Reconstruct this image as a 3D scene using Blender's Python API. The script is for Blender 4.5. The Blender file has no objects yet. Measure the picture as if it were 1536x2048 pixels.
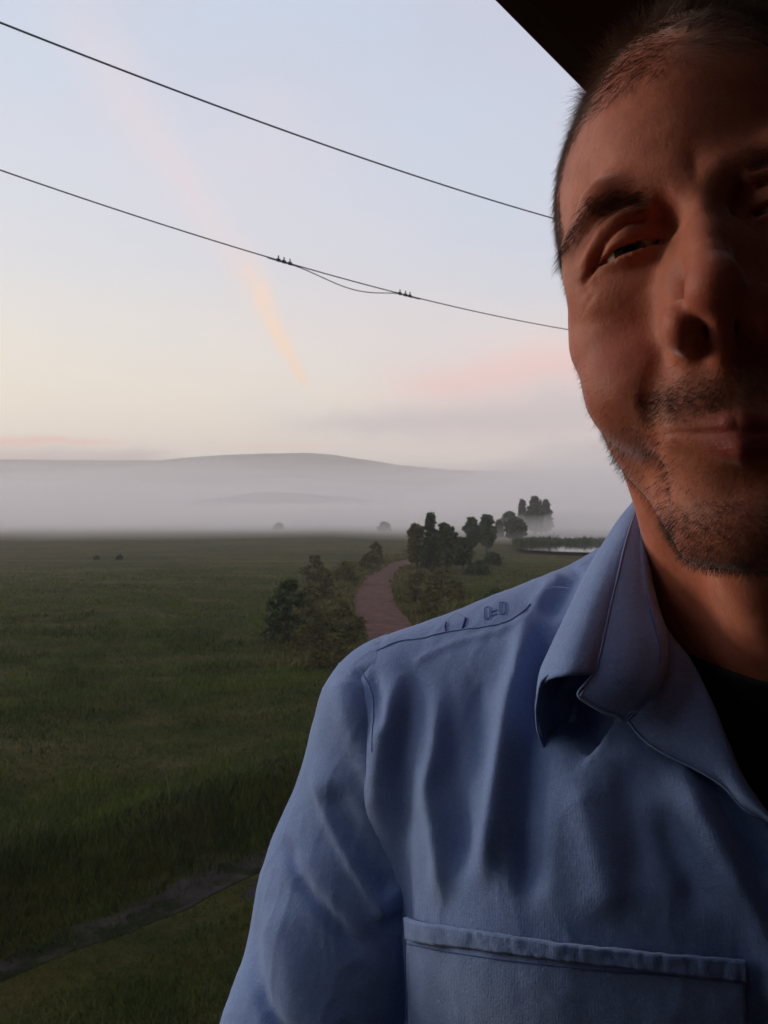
import bpy, math, random
import numpy as np
from mathutils import Vector, Matrix, noise as mnoise

random.seed(7)
rng = np.random.default_rng(7)
SC = bpy.context.scene
COL = SC.collection
H = 9.0                      # height of the phone above the field
FPX = 1577.0                 # focal length in photograph pixels (photograph 1536 x 2048)

# ------------------------------------------------------------------ camera
cam = bpy.data.cameras.new('camera')
cam.sensor_fit = 'VERTICAL'
cam.sensor_height = 36.0
cam.lens = 36.0 * FPX / 2048.0
cam.clip_start = 0.02
cam.clip_end = 20000
cam.dof.use_dof = True
cam.dof.focus_distance = 0.42
cam.dof.aperture_fstop = 40.0
co = bpy.data.objects.new('camera', cam)
co.location = (0, 0, H)
co.rotation_euler = (math.radians(90), 0, 0)
COL.objects.link(co)
SC.camera = co
SC.view_settings.view_transform = 'Standard'
SC.view_settings.look = 'None'
SC.view_settings.gamma = 1.0
SC.view_settings.use_curve_mapping = False
SC.view_settings.exposure = 0.10
SC.render.engine = 'CYCLES'
SC.cycles.volume_bounces = 6
SC.cycles.max_bounces = 10
SC.cycles.use_denoising = True

SUN_EL, SUN_AZ = math.radians(3.0), math.radians(-66.0)   # azimuth measured from +Y towards +X


# ------------------------------------------------------------------ node helper
class E:
    """tiny expression builder for shader math nodes"""
    nt = None
    def __init__(s, sock): s.s = sock
    @staticmethod
    def m(op, *a):
        n = E.nt.nodes.new('ShaderNodeMath'); n.operation = op
        for i, v in enumerate(a):
            if isinstance(v, E): E.nt.links.new(v.s, n.inputs[i])
            else: n.inputs[i].default_value = float(v)
        return E(n.outputs[0])
    def __add__(s, o): return E.m('ADD', s, o)
    __radd__ = __add__
    def __sub__(s, o): return E.m('SUBTRACT', s, o)
    def __rsub__(s, o): return E.m('SUBTRACT', o, s)
    def __mul__(s, o): return E.m('MULTIPLY', s, o)
    __rmul__ = __mul__
    def __truediv__(s, o): return E.m('DIVIDE', s, o)
    def exp(s): return E.m('EXPONENT', s)
    def clamp(s):
        e = E.m('ADD', s, 0.0); e.s.node.use_clamp = True; return e
    def ramp(s, a, b):           # smoothstep from a to b
        n = E.nt.nodes.new('ShaderNodeMapRange'); n.interpolation_type = 'SMOOTHSTEP'
        E.nt.links.new(s.s, n.inputs[0]); n.inputs[1].default_value = a; n.inputs[2].default_value = b
        n.inputs[3].default_value = 0; n.inputs[4].default_value = 1
        return E(n.outputs[0])


def mixc(nt, fac, a, b, blend='MIX'):
    n = nt.nodes.new('ShaderNodeMix'); n.data_type = 'RGBA'; n.blend_type = blend
    for sock, v in ((n.inputs[0], fac), (n.inputs[6], a), (n.inputs[7], b)):
        if isinstance(v, E): nt.links.new(v.s, sock)
        elif isinstance(v, bpy.types.NodeSocket): nt.links.new(v, sock)
        elif isinstance(v, (int, float)): sock.default_value = v
        else: sock.default_value = (*v[:3], 1)
    return n.outputs[2]


def srgb(r, g, b):
    f = lambda c: (c / 255 / 12.92) if c / 255 <= .04045 else ((c / 255 + .055) / 1.055) ** 2.4
    return (f(r), f(g), f(b))


def noise(nt, vec, scale, detail=4, rough=.55, w=None):
    n = nt.nodes.new('ShaderNodeTexNoise'); n.inputs['Scale'].default_value = scale
    n.inputs['Detail'].default_value = detail; n.inputs['Roughness'].default_value = rough
    if vec is not None: nt.links.new(vec, n.inputs['Vector'])
    return E(n.outputs[0])


# ------------------------------------------------------------------ world: dusk sky
W = bpy.data.worlds.new('World'); SC.world = W; W.use_nodes = True
nt = W.node_tree; nt.nodes.clear(); E.nt = nt
tc = nt.nodes.new('ShaderNodeTexCoord')
nrm = nt.nodes.new('ShaderNodeVectorMath'); nrm.operation = 'NORMALIZE'
nt.links.new(tc.outputs['Generated'], nrm.inputs[0])
sep = nt.nodes.new('ShaderNodeSeparateXYZ'); nt.links.new(nrm.outputs[0], sep.inputs[0])
dx, dy, dz = E(sep.outputs[0]), E(sep.outputs[1]), E(sep.outputs[2])
az = E.m('ARCTAN2', dx, dy) * 57.2958
el = E.m('ARCSINE', dz) * 57.2958
rampn = nt.nodes.new('ShaderNodeValToRGB'); cr = rampn.color_ramp; cr.interpolation = 'EASE'
stops = [(-10, (170, 150, 138)), (0, (238, 212, 198)), (6, (238, 216, 206)), (10, (228, 216, 216)), (18, (205, 206, 221)),
         (33, (192, 197, 217)), (60, (156, 172, 205)), (90, (130, 150, 192))]
while len(cr.elements) < len(stops): cr.elements.new(.5)
for e, (d, c) in zip(cr.elements, stops):
    e.position = (d + 10) / 100; e.color = (*srgb(*c), 1)
nt.links.new(((el + 10) / 100).s, rampn.inputs[0])
base = rampn.outputs[0]
# slow mottling of high thin cloud: lilac and blue patches
mp = nt.nodes.new('ShaderNodeMapping'); mp.inputs['Scale'].default_value = (1.0, 1.0, 2.2)
nt.links.new(nrm.outputs[0], mp.inputs[0])
patch = noise(nt, mp.outputs[0], 3.1, 5, .5)
base = mixc(nt, patch.ramp(.45, .66) * .5, base, srgb(214, 203, 217))
base = mixc(nt, patch.ramp(.5, .3) * .45, base, srgb(188, 205, 228))
# warm glow towards the sun, low in the sky
daz = az - math.degrees(SUN_AZ)
glow = (daz * daz * (-1 / 4000.0)).exp() * ((el - 4) * (el - 4) * (-1 / 120.0)).exp()
base = mixc(nt, (glow * 1.5).clamp(), base, srgb(255, 240, 208))
glow2 = (daz * daz * (-1 / 4200.0)).exp() * ((el - 22) * (el - 22) * (-1 / 300.0)).exp()
base = mixc(nt, (glow2 * .5).clamp(), base, srgb(222, 236, 246))


def ae(px, py):
    a = math.atan((px - 768) / FPX)
    return math.degrees(a), math.degrees(math.atan((1024 - py) / FPX * math.cos(a)))


warp = (noise(nt, nrm.outputs[0], 9, 4, .6) - .5)
warp2 = (noise(nt, nrm.outputs[0], 24, 5, .65) - .5)


def streak(p0, p1, w0, w1, soft0, soft1, wob=2.0):
    """feathered cloud band between two sky directions; widths in degrees"""
    a0, e0 = ae(*p0); a1, e1 = ae(*p1)
    L = math.hypot(a1 - a0, e1 - e0); ux, uy = (a1 - a0) / L, (e1 - e0) / L
    s = (az - a0) * ux + (el - e0) * uy
    t = (az - a0) * (-uy) + (el - e0) * ux + warp * wob + warp2 * (wob * .55)
    w = (s / L).clamp() * (w1 - w0) + w0
    g = E.m('DIVIDE', t, w)
    return (g * g * -1.0).exp() * s.ramp(-soft0, soft0) * s.ramp(L + soft1, L - soft1)


m = streak((495, 540), (617, 768), 1.0, .25, 2.6, .8, 1.3)
base = mixc(nt, (m * .8 + m * warp2 * 2.6).clamp(), base, srgb(255, 218, 186))
m = streak((150, 30), (505, 560), 2.2, 1.0, 5, 3, 2.6)
base = mixc(nt, (m * .34).clamp(), base, srgb(240, 214, 214))
m = streak((800, 768), (1560, 660), 1.3, 2.6, 4, 8, 2.4)
base = mixc(nt, (m * .95).clamp(), base, srgb(246, 205, 199))
m = streak((620, 850), (1700, 790), .8, 3.3, 6, 8, 1.8)
base = mixc(nt, (m * .75).clamp(), base, srgb(196, 182, 186))
m = streak((-700, 910), (330, 916), 1.3, .5, 8, 2.2, 1.0)
base = mixc(nt, (m * .9).clamp(), base, srgb(184, 154, 148))
m = streak((-700, 868), (230, 884), .45, .2, 8, 3, 1.2)
base = mixc(nt, (m * .9).clamp(), base, srgb(255, 192, 166))
m = streak((440, 893), (690, 893), .35, .25, 3, 3, .6)
base = mixc(nt, (m * .5).clamp(), base, srgb(250, 208, 190))

sky = nt.nodes.new('ShaderNodeTexSky'); sky.sky_type = 'NISHITA'; sky.sun_disc = False
sky.sun_elevation = SUN_EL; sky.sun_rotation = SUN_AZ
sc_ = nt.nodes.new('ShaderNodeVectorMath'); sc_.operation = 'SCALE'; sc_.inputs[3].default_value = 0.012
nt.links.new(sky.outputs[0], sc_.inputs[0])
addv = nt.nodes.new('ShaderNodeVectorMath'); addv.operation = 'ADD'
nt.links.new(base, addv.inputs[0]); nt.links.new(sc_.outputs[0], addv.inputs[1])
bg = nt.nodes.new('ShaderNodeBackground'); bg.inputs[1].default_value = 1.0
nt.links.new(addv.outputs[0], bg.inputs[0])
wo = nt.nodes.new('ShaderNodeOutputWorld'); nt.links.new(bg.outputs[0], wo.inputs[0])

sl = bpy.data.lights.new('sun', 'SUN'); sl.energy = 2.9; sl.angle = math.radians(22); sl.color = (1.0, .88, .76)
so = bpy.data.objects.new('sun', sl)
sd = Vector((math.sin(SUN_AZ) * math.cos(SUN_EL + .06), math.cos(SUN_AZ) * math.cos(SUN_EL + .06), math.sin(SUN_EL + .06)))
so.rotation_euler = sd.to_track_quat('Z', 'Y').to_euler(); so.location = (-20, 20, 30)
COL.objects.link(so)


# ------------------------------------------------------------------ helpers
def U(px, py, d):
    """a pixel and a distance along the view -> world point"""
    return np.array([(px - 768) / FPX * d, d, H - (py - 1024) / FPX * d])


def G(px, py, z=0.0):
    d = (H - z) * FPX / (py - 1024)
    return np.array([(px - 768) / FPX * d, d, z])


def mesh(name, verts, faces, mat=None, smooth=True, parent=None, attrs=None):
    me = bpy.data.meshes.new(name)
    verts = np.asarray(verts, dtype=np.float32)
    if isinstance(faces, np.ndarray):
        nf, k = faces.shape
        me.vertices.add(len(verts)); me.vertices.foreach_set('co', verts.ravel())
        me.loops.add(nf * k); me.polygons.add(nf)
        me.loops.foreach_set('vertex_index', faces.astype(np.int32).ravel())
        me.polygons.foreach_set('loop_start', np.arange(0, nf * k, k, dtype=np.int32))
        me.update(calc_edges=True)
    else:
        me.from_pydata([tuple(map(float, v)) for v in verts], [], faces); me.update()
    if smooth: me.shade_smooth()
    if attrs:
        for an, av in attrs.items():
            a = me.attributes.new(an, 'FLOAT', 'POINT'); a.data.foreach_set('value', np.asarray(av, dtype=np.float32))
    if mat: me.materials.append(mat)
    o = bpy.data.objects.new(name, me); COL.objects.link(o)
    if parent is not None: o.parent = parent
    return o


def tag(o, label=None, cat=None, group=None, kind=None):
    if label: o['label'] = label
    if cat: o['category'] = cat
    if group: o['group'] = group
    if kind: o['kind'] = kind
    return o


def empty(name, loc=(0, 0, 0)):
    o = bpy.data.objects.new(name, None); o.location = tuple(map(float, loc)); COL.objects.link(o); return o


def keep(child, parent):
    """parent a mesh whose vertices are already in world space"""
    child.parent = parent
    child.matrix_parent_inverse = Matrix.Translation(parent.location).inverted()
    return child


def mat(name, col, rough=.7, spec=.3):
    m = bpy.data.materials.new(name); m.use_nodes = True
    b = m.node_tree.nodes['Principled BSDF']
    b.inputs['Base Color'].default_value = (*col, 1); b.inputs['Roughness'].default_value = rough
    b.inputs['Specular IOR Level'].default_value = spec
    E.nt = m.node_tree
    return m, m.node_tree, b


def bump(nt, b, h, strength, dist):
    n = nt.nodes.new('ShaderNodeBump'); n.inputs['Strength'].default_value = strength
    n.inputs['Distance'].default_value = dist
    nt.links.new(h.s if isinstance(h, E) else h, n.inputs['Height'])
    nt.links.new(n.outputs[0], b.inputs['Normal']); return n


def attr(nt, name):
    n = nt.nodes.new('ShaderNodeAttribute'); n.attribute_name = name; return E(n.outputs['Fac'])


def pos(nt, scale=None):
    g = nt.nodes.new('ShaderNodeTexCoord').outputs['Object']
    if scale:
        mp = nt.nodes.new('ShaderNodeMapping'); mp.inputs['Scale'].default_value = scale
        nt.links.new(g, mp.inputs[0]); return mp.outputs[0]
    return g


# numpy value noise (3-D, smooth)
_T = rng.random((64, 64, 64)).astype(np.float32)


def vnoise(p, scale, octv=3, seed=0):
    p = np.asarray(p, dtype=np.float64) * scale + 17.3 * seed
    out = 0; amp = 1; tot = 0
    for _ in range(octv):
        i = np.floor(p).astype(np.int64); f = p - i; f = f * f * (3 - 2 * f)
        v = 0
        for a in (0, 1):
            for b_ in (0, 1):
                for c in (0, 1):
                    w = (f[..., 0] if a else 1 - f[..., 0]) * (f[..., 1] if b_ else 1 - f[..., 1]) * (f[..., 2] if c else 1 - f[..., 2])
                    v = v + w * _T[(i[..., 0] + a) & 63, (i[..., 1] + b_) & 63, (i[..., 2] + c) & 63]
        out = out + amp * v; tot += amp; amp *= .5; p = p * 2.03 + 5.1
    return out / tot - .5


def smooth01(x, a, b):
    t = np.clip((x - a) / (b - a), 0, 1); return t * t * (3 - 2 * t)


# ------------------------------------------------------------------ ground
TH = math.radians(42.0)
TD = np.array([math.sin(TH), math.cos(TH)])        # direction of the railway
TN = np.array([-math.cos(TH), math.sin(TH)])       # towards the field


def nn(x, y): return x * TN[0] + y * TN[1]
def tt(x, y): return x * TD[0] + y * TD[1]


ROAD = [(845, 1330), (805, 1290), (775, 1255), (755, 1225), (748, 1195), (752, 1172), (768, 1150), (795, 1132), (830, 1121), (880, 1112)]
ROADW = [4.4, 4.4, 4.3, 4.3, 4.3, 4.3, 4.5, 4.6, 5.0, 5.0]


def catmull(P, n=12):
    P = np.asarray(P, dtype=float); out = []
    Q = np.vstack([2 * P[0] - P[1], P, 2 * P[-1] - P[-2]])
    for i in range(1, len(Q) - 2):
        for k in range(n):
            t = k / n
            out.append(.5 * ((2 * Q[i]) + (-Q[i - 1] + Q[i + 1]) * t + (2 * Q[i - 1] - 5 * Q[i] + 4 * Q[i + 1] - Q[i + 2]) * t * t + (-Q[i - 1] + 3 * Q[i] - 3 * Q[i + 1] + Q[i + 2]) * t ** 3))
    out.append(P[-1]); return np.array(out)


road_pts = catmull([np.append(G(x, y)[:2], w) for (x, y), w in zip(ROAD, ROADW)], 14)


def road_dist(x, y):
    p = np.stack([x, y], -1); best = np.full(p.shape[:-1], 1e9)
    for a in road_pts[::3]:
        best = np.minimum(best, np.hypot(p[..., 0] - a[0], p[..., 1] - a[1]))
    return best


POND = [(1028, 1094), (1050, 1100), (1120, 1103), (1190, 1105), (1300, 1107), (1460, 1104), (1700, 1106),
        (1700, 1092), (1460, 1092), (1300, 1091), (1190, 1091), (1120, 1090), (1060, 1089), (1035, 1090)]


def zfield(x, y):
    n = nn(x, y); t = tt(x, y)
    p = np.stack([x, y, np.zeros_like(x)], -1)
    d = np.hypot(x, y)
    z = vnoise(p, .016, 3, 1) * 1.1 * smooth01(d, 30, 140) * (1 - smooth01(d, 150, 190) * .7) + vnoise(p, .3, 3, 2) * .3 + vnoise(p, .09, 3, 12) * .5 * (1 - smooth01(d, 60, 120)) + vnoise(p, 1.3, 2, 3) * .07 * (1 - smooth01(d, 40, 90))
    rd = road_dist(x, y) if x.size < 4e6 else 1e9
    z = z * smooth01(rd, 2.5, 7)
    wob = vnoise(np.stack([t, t * 0, t * 0], -1), .12, 2, 4) * 1.6
    # lower shelf that carries the wheel track, with a bank up to the field behind it
    low = 1 - smooth01(n + wob * .6, 18.9, 20.1)
    z = z - 1.15 * low * (1 - smooth01(t, 30, 60))
    # little berm on top of the bank
    z = z + .28 * np.exp(-((n + wob * .6 - 20.5) / .8) ** 2) * (1 - smooth01(t, 30, 60))
    z = z - .16 * (np.exp(-((n - 16.5) / .38) ** 2) + np.exp(-((n - 17.9) / .6) ** 2)) * (1 - smooth01(t, 25, 50))
    # railway embankment
    emb = 1 - smooth01(n, 1.5, 10.0)
    z = z * (1 - emb) + 6.3 * emb
    return z


def axis_pts(lo, hi, step0, grow):
    a = [0.0]; s = step0
    while a[-1] < hi: a.append(a[-1] + s); s *= grow
    b = [0.0]; s = step0
    while b[-1] > lo: b.append(b[-1] - s); s *= grow
    return np.array(sorted(set(a + b)))


# grid follows the field: t axis along the railway, n axis across it
ta = np.concatenate([-axis_pts(0, 2000, 1.0, 1.09)[::-1][:-1], np.arange(0, 46, .28), 46 + axis_pts(0, 2000, .5, 1.045)])
na = np.concatenate([-axis_pts(0, 2000, 1.0, 1.12)[::-1][:-1] , np.arange(0, 34, .22), 34 + axis_pts(0, 2000, .35, 1.035)])
ta = np.unique(ta); na = np.unique(na)
TT, NN = np.meshgrid(ta, na, indexing='ij')
GX = TT * TD[0] + NN * TN[0]; GY = TT * TD[1] + NN * TN[1]
GZ = zfield(GX, GY)
def pond_sink(x, y):
    px_ = x / y * FPX + 768; w_ = (y > 150) * (y < 330) * (px_ > 990)
    return w_ * 1.0
GZ = np.where((GY > 1) & (pond_sink(GX, np.maximum(GY, 1)) > 0), np.minimum(GZ, .3 + .25 * np.sin(GX * .05)), GZ)
# bed of the pond
i0 = np.arange(len(ta) - 1)[:, None] * len(na) + np.arange(len(na) - 1)[None, :]
gf = np.stack([i0, i0 + 1, i0 + len(na) + 1, i0 + len(na)], -1).reshape(-1, 4)[:, ::-1]

mg, nt, b = mat('meadow', (.05, .06, .02), .95, .05)
P = pos(nt)
big = noise(nt, P, .035, 5, .6); mid = noise(nt, P, .35, 6, .65); fine = noise(nt, P, 3.5, 5, .7)
stre = noise(nt, pos(nt, (.03, .22, 1)), 1.0, 6, .65)
c = mixc(nt, big.ramp(.35, .65), srgb(58, 56, 20), srgb(84, 71, 34))
c = mixc(nt, mid.ramp(.4, .62), c, srgb(42, 50, 20))
c = mixc(nt, stre.ramp(.45, .7) * .6, c, srgb(96, 86, 55))
c = mixc(nt, fine.ramp(.4, .75) * .55, c, srgb(30, 38, 15))
nt.links.new(c, b.inputs['Base Color'])
bump(nt, b, fine * .5 + mid * 1.2, .8, .5)
ground = mesh('ground', np.stack([GX, GY, GZ], -1).reshape(-1, 3), gf, mg)
tag(ground, 'dark green misty meadow running from the railway bank to the fog', kind='structure')


# ------------------------------------------------------------------ lane, wheel track, pond
def ribbon(name, pts, widths, material, zoff, cross=6, crown=.04, wob=0.0):
    pts = np.asarray(pts)[:, :2]; d = np.gradient(pts, axis=0); d /= np.linalg.norm(d, axis=1)[:, None]
    nx, ny = -d[:, 1], d[:, 0]; V = []; F = []
    L = np.cumsum(np.r_[0, np.linalg.norm(np.diff(pts, axis=0), axis=1)])
    for j in range(cross + 1):
        u = j / cross * 2 - 1
        e = vnoise(np.stack([L * .5, L * 0 + (7 if u > 0 else 3), L * 0], -1), 1, 3, 5) * wob * abs(u)
        x = pts[:, 0] + nx * (widths / 2 * u + e); y = pts[:, 1] + ny * (widths / 2 * u + e)
        V.append(np.stack([x, y, zfield(x, y) + zoff + crown * (1 - u * u)], -1))
    V = np.stack(V, 1); n, k = V.shape[:2]
    i0 = np.arange(n - 1)[:, None] * k + np.arange(k - 1)[None, :]
    F = np.stack([i0, i0 + 1, i0 + k + 1, i0 + k], -1).reshape(-1, 4)
    return mesh(name, V.reshape(-1, 3), F, material)


mr, nt, b = mat('lane_surface', (.13, .09, .08), .95, .04)
P = pos(nt)
c = mixc(nt, noise(nt, P, .8, 5).ramp(.35, .65), srgb(84, 61, 54), srgb(100, 74, 65))
c = mixc(nt, noise(nt, P, 9, 4).ramp(.5, .8) * .5, c, srgb(54, 40, 35))
nt.links.new(c, b.inputs['Base Color']); bump(nt, b, noise(nt, P, 12, 4), .4, .03)
rp = ribbon('lane', road_pts[:, :2], road_pts[:, 2], mr, .07, 8, .06, .5)
tag(rp, 'narrow brown lane curving between rough verges', kind='structure')

mt, nt, b = mat('wheel_track_soil', (.1, .09, .08), .95, .06)
P = pos(nt)
c = mixc(nt, noise(nt, P, 1.2, 6, .7).ramp(.3, .65), srgb(38, 36, 26), srgb(72, 64, 60))
c = mixc(nt, noise(nt, P, .45, 4, .7).ramp(.47, .58) * .97, c, srgb(30, 36, 14))
c = mixc(nt, noise(nt, P, 14, 4, .7).ramp(.5, .75) * .5, c, srgb(42, 38, 32))
nt.links.new(c, b.inputs['Base Color']); bump(nt, b, noise(nt, P, 7, 6, .7), .9, .08)
for k, (off, w, ta_, tb_) in enumerate(((16.5, .22, 13, 24), (17.9, 1.25, 6.0, 30))):
    tl = np.arange(ta_, tb_, .3)
    wv = vnoise(np.stack([tl * .12, tl * 0 + k, tl * 0], -1), 1, 3, 9) * .7
    pts = np.stack([tl * TD[0] + (off + wv) * TN[0], tl * TD[1] + (off + wv) * TN[1]], -1)
    t_ = ribbon('wheel_track', pts, (w + vnoise(np.stack([tl * .3, tl * 0, tl * 0], -1), 1, 3, 11) * w * .8) * (.25 + .75 * smooth01(tl, ta_, ta_ + 7)), mt, .03, 6, .0, 1.1)
    tag(t_, ('muddy wheel rut on the railway side of the grassy track', 'muddy wheel rut under the dark bank')[k], kind='structure')

mw, nt, b = mat('pond_water', (.02, .025, .025), .06, .5)
bump(nt, b, noise(nt, pos(nt), .6, 3), .05, .05)


def flat_poly(name, pix, material, z):
    V = [G(x, y, z) for x, y in pix]
    return mesh(name, V, [list(range(len(V)))], material, smooth=False)


pz = 0.75
pond = flat_poly('pond_water', POND, mw, pz)
tag(pond, 'pale still pond shining in the misty meadow', kind='structure')
POND2 = [(1090, 1079), (1105, 1077), (1130, 1077), (1150, 1079), (1190, 1080), (1400, 1082), (1400, 1078), (1190, 1075), (1130, 1073.5), (1100, 1074.5)]
pond2 = flat_poly('pond_water', POND2, mw, pz)
tag(pond2, 'small far pool beyond the pond', kind='structure')


# ------------------------------------------------------------------ hills
def hill(name, crest, depth, d, label, material):
    """crest: (px, py) line at distance d; a ridge with a front and a back slope"""
    xs = np.linspace(crest[0][0], crest[-1][0], 160)
    ys = np.interp(xs, [c[0] for c in crest], [c[1] for c in crest])
    V = []; K = 14
    for i, (x, y) in enumerate(zip(xs, ys)):
        h = H - (y - 1024) / FPX * d; X = (x - 768) / FPX * d
        for k in range(-K, K + 1):
            u = k / K
            prof = math.cos(u * math.pi / 2) ** 1.5
            dd = d + u * depth
            n_ = mnoise.noise(Vector((X * .004, dd * .004, 0))) * 14 * (1 - prof) + mnoise.noise(Vector((X * .03, dd * .03, 3))) * 1.6
            V.append((X * (1 + .0 * u), dd, h * prof + n_ * prof * .8 - 2 * (1 - prof)))
    k = 2 * K + 1; i0 = np.arange(159)[:, None] * k + np.arange(k - 1)[None, :]
    F = np.stack([i0, i0 + k, i0 + k + 1, i0 + 1], -1).reshape(-1, 4)
    o = mesh(name, V, F, material); tag(o, label, kind='structure'); return o


mh, nt, b = mat('wooded_hillside', (.05, .055, .035), .95, .05)
c = mixc(nt, noise(nt, pos(nt), .02, 6, .6).ramp(.4, .6), srgb(48, 56, 36), srgb(84, 78, 52)); nt.links.new(c, b.inputs['Base Color'])
hill('hills', [(-900, 922), (-200, 916), (0, 919), (150, 920), (320, 921), (380, 915), (450, 910), (540, 907), (620, 906), (665, 909), (720, 918), (800, 930), (900, 940), (1200, 950), (1700, 940)],
     420, 2650, 'long low ridge with a rounded summit above the fog', mh)
hill('hills', [(300, 1018), (420, 998), (520, 984), (600, 986), (700, 996), (800, 1004), (950, 1012), (1100, 1018)], 110, 900, 'low dark rise half hidden in the fog', mh)

# ------------------------------------------------------------------ fog and haze
def volume_mat(name, density, col, aniso=0.0):
    m = bpy.data.materials.new(name); m.use_nodes = True; nt = m.node_tree; nt.nodes.clear()
    v = nt.nodes.new('ShaderNodeVolumePrincipled'); v.inputs['Density'].default_value = density
    v.inputs['Color'].default_value = (*col, 1); v.inputs['Anisotropy'].default_value = .15
    o = nt.nodes.new('ShaderNodeOutputMaterial'); nt.links.new(v.outputs[0], o.inputs['Volume'])
    return m


def box(name, lo, hi, material, smooth=False, parent=None, bevel=0):
    V = [(x, y, z) for x in (lo[0], hi[0]) for y in (lo[1], hi[1]) for z in (lo[2], hi[2])]
    F = [(0, 1, 3, 2), (4, 6, 7, 5), (0, 4, 5, 1), (2, 3, 7, 6), (0, 2, 6, 4), (1, 5, 7, 3)]
    o = mesh(name, V, F, material, smooth)
    if bevel:
        bm = o.modifiers.new('bevel', 'BEVEL'); bm.width = bevel; bm.segments = 3
    if parent is not None: keep(o, parent)
    return o


hz = box('haze', (-3300, -3300, -9), (3300, 3300, 260), volume_mat('haze_air', .00042, (1, .95, .915)))
tag(hz, 'thin morning haze over the whole valley', kind='stuff')


def fog_bank(name, x0, x1, y0, y1, top, front, density, label, seed, side=0):
    nx_, ny_ = 90, 60
    X = np.linspace(x0, x1, nx_); Yv = np.linspace(0, 1, ny_) ** 1.6
    V = []
    for x in X:
        for u in Yv:
            e = vnoise(np.array([[x, 0, seed * 31.0]]), .006, 3, seed)[0] * 130
            e += 120 * (1 - smooth01(x, -20, 70)) * (y0 < 420)
            y = y0 + e * (1 - u) + u * (y1 - y0)
            rise = 1 - math.exp(-(u * (y1 - y0)) / front)
            z = top * rise * (1 + .8 * vnoise(np.array([[x, y, 0.0]]), .004, 3, seed + 1)[0] + .5 * vnoise(np.array([[x * .5, y, 0.0]]), .017, 2, seed + 2)[0]) * (smooth01(x, x0, x0 + side) if side else 1) + .15
            V.append((x, y, max(z, -.5) if 0 < u < 1 else -.5))
    V = np.array(V); n = len(V)
    B = V.copy(); B[:, 2] = -3.0
    i0 = (np.arange(nx_ - 1)[:, None] * ny_ + np.arange(ny_ - 1)[None, :]).ravel()
    Ft = np.stack([i0, i0 + ny_, i0 + ny_ + 1, i0 + 1], -1)
    Fb = Ft[:, ::-1] + n
    rim = []
    edge = [i * ny_ for i in range(nx_)] + [(nx_ - 1) * ny_ + j for j in range(1, ny_)] + [i * ny_ + ny_ - 1 for i in range(nx_ - 2, -1, -1)] + [j for j in range(ny_ - 2, 0, -1)]
    for a, b_ in zip(edge, edge[1:] + edge[:1]): rim.append((b_, a, a + n, b_ + n))
    o = mesh(name, np.vstack([V, B]), np.vstack([Ft, Fb, np.array(rim)]), volume_mat(name, density, (1, .95, .915)), smooth=False)
    tag(o, label, kind='stuff'); return o


for k, (top, front, dens, y0, lab) in enumerate(((15, 150, .0065, 165, 'thin ground mist hugging the far meadow'), (20, 220, .0032, 200, 'pale fog layer above the ground mist'),
        (34, 260, .0030, 235, 'middle layer of the pale fog bank'), (52, 350, .0022, 350, 'upper layer of the pale fog bank'),
        (76, 400, .0015, 400, 'thin fog layer veiling the foot of the ridge'), (105, 450, .0010, 430, 'faintest topmost veil of the fog bank'))):
    fog_bank('fog_bank', -1600, 2200, y0, 1250, top, front, dens, lab, 2 + 3 * k)

fog_bank('fog_bank', -150, 2300, 480, 2000, 175, 500, .0016, 'tall fog swallowing the right end of the ridge', 29, 650)

# ------------------------------------------------------------------ foliage
def leaf_mat(name, c1, c2):
    m, nt, b = mat(name, c1, .7, .15)
    r = attr(nt, 'rnd'); c = mixc(nt, r, c1, c2); nt.links.new(c, b.inputs['Base Color'])
    b.inputs['Transmission Weight'].default_value = 0
    return m


MLEAF = [leaf_mat('dark_leaves', srgb(30, 44, 22), srgb(66, 82, 42)), leaf_mat('brown_weeds', srgb(60, 57, 28), srgb(100, 94, 48)),
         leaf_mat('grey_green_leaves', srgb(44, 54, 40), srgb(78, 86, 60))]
MBARK, nt, b = mat('bark', srgb(60, 50, 42), .9, .1)
bump(nt, b, noise(nt, pos(nt, (6, 6, 1)), 3, 5), .8, .05)


def rand_quads(C, size, seed, stretch=1.0):
    r = np.random.default_rng(seed); n = len(C)
    a = r.normal(size=(n, 3)); a /= np.linalg.norm(a, axis=1)[:, None]
    b_ = r.normal(size=(n, 3)); b_ -= a * np.sum(a * b_, 1)[:, None]; b_ /= np.linalg.norm(b_, axis=1)[:, None]
    s = (size * (.5 + r.random(n)))[:, None]
    V = np.stack([C - a * s * stretch, C - b_ * s * .55, C + a * s * stretch, C + b_ * s * .55], 1).reshape(-1, 3)
    F = np.arange(4 * n).reshape(-1, 4)
    return V, F


def tubes(segs, n=7):
    """segs: list of (p0, p1, r0, r1)"""
    V = []; F = []
    for p0, p1, r0, r1 in segs:
        p0 = np.array(p0, float); p1 = np.array(p1, float); d = p1 - p0; L = np.linalg.norm(d); d /= max(L, 1e-9)
        a = np.cross(d, (0, 0, 1.0)); a = a / np.linalg.norm(a) if np.linalg.norm(a) > 1e-3 else np.array([1.0, 0, 0])
        c = np.cross(d, a); s = len(V)
        for p, r in ((p0, r0), (p1, r1)):
            for k in range(n):
                an = 2 * math.pi * k / n; V.append(p + (a * math.cos(an) + c * math.sin(an)) * r)
        F += [(s + k, s + (k + 1) % n, s + n + (k + 1) % n, s + n + k) for k in range(n)]
        V.append(p1 + d * r1 * .5); F += [(s + n + k, s + n + (k + 1) % n, len(V) - 1) for k in range(n)]
    return V, F


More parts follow.
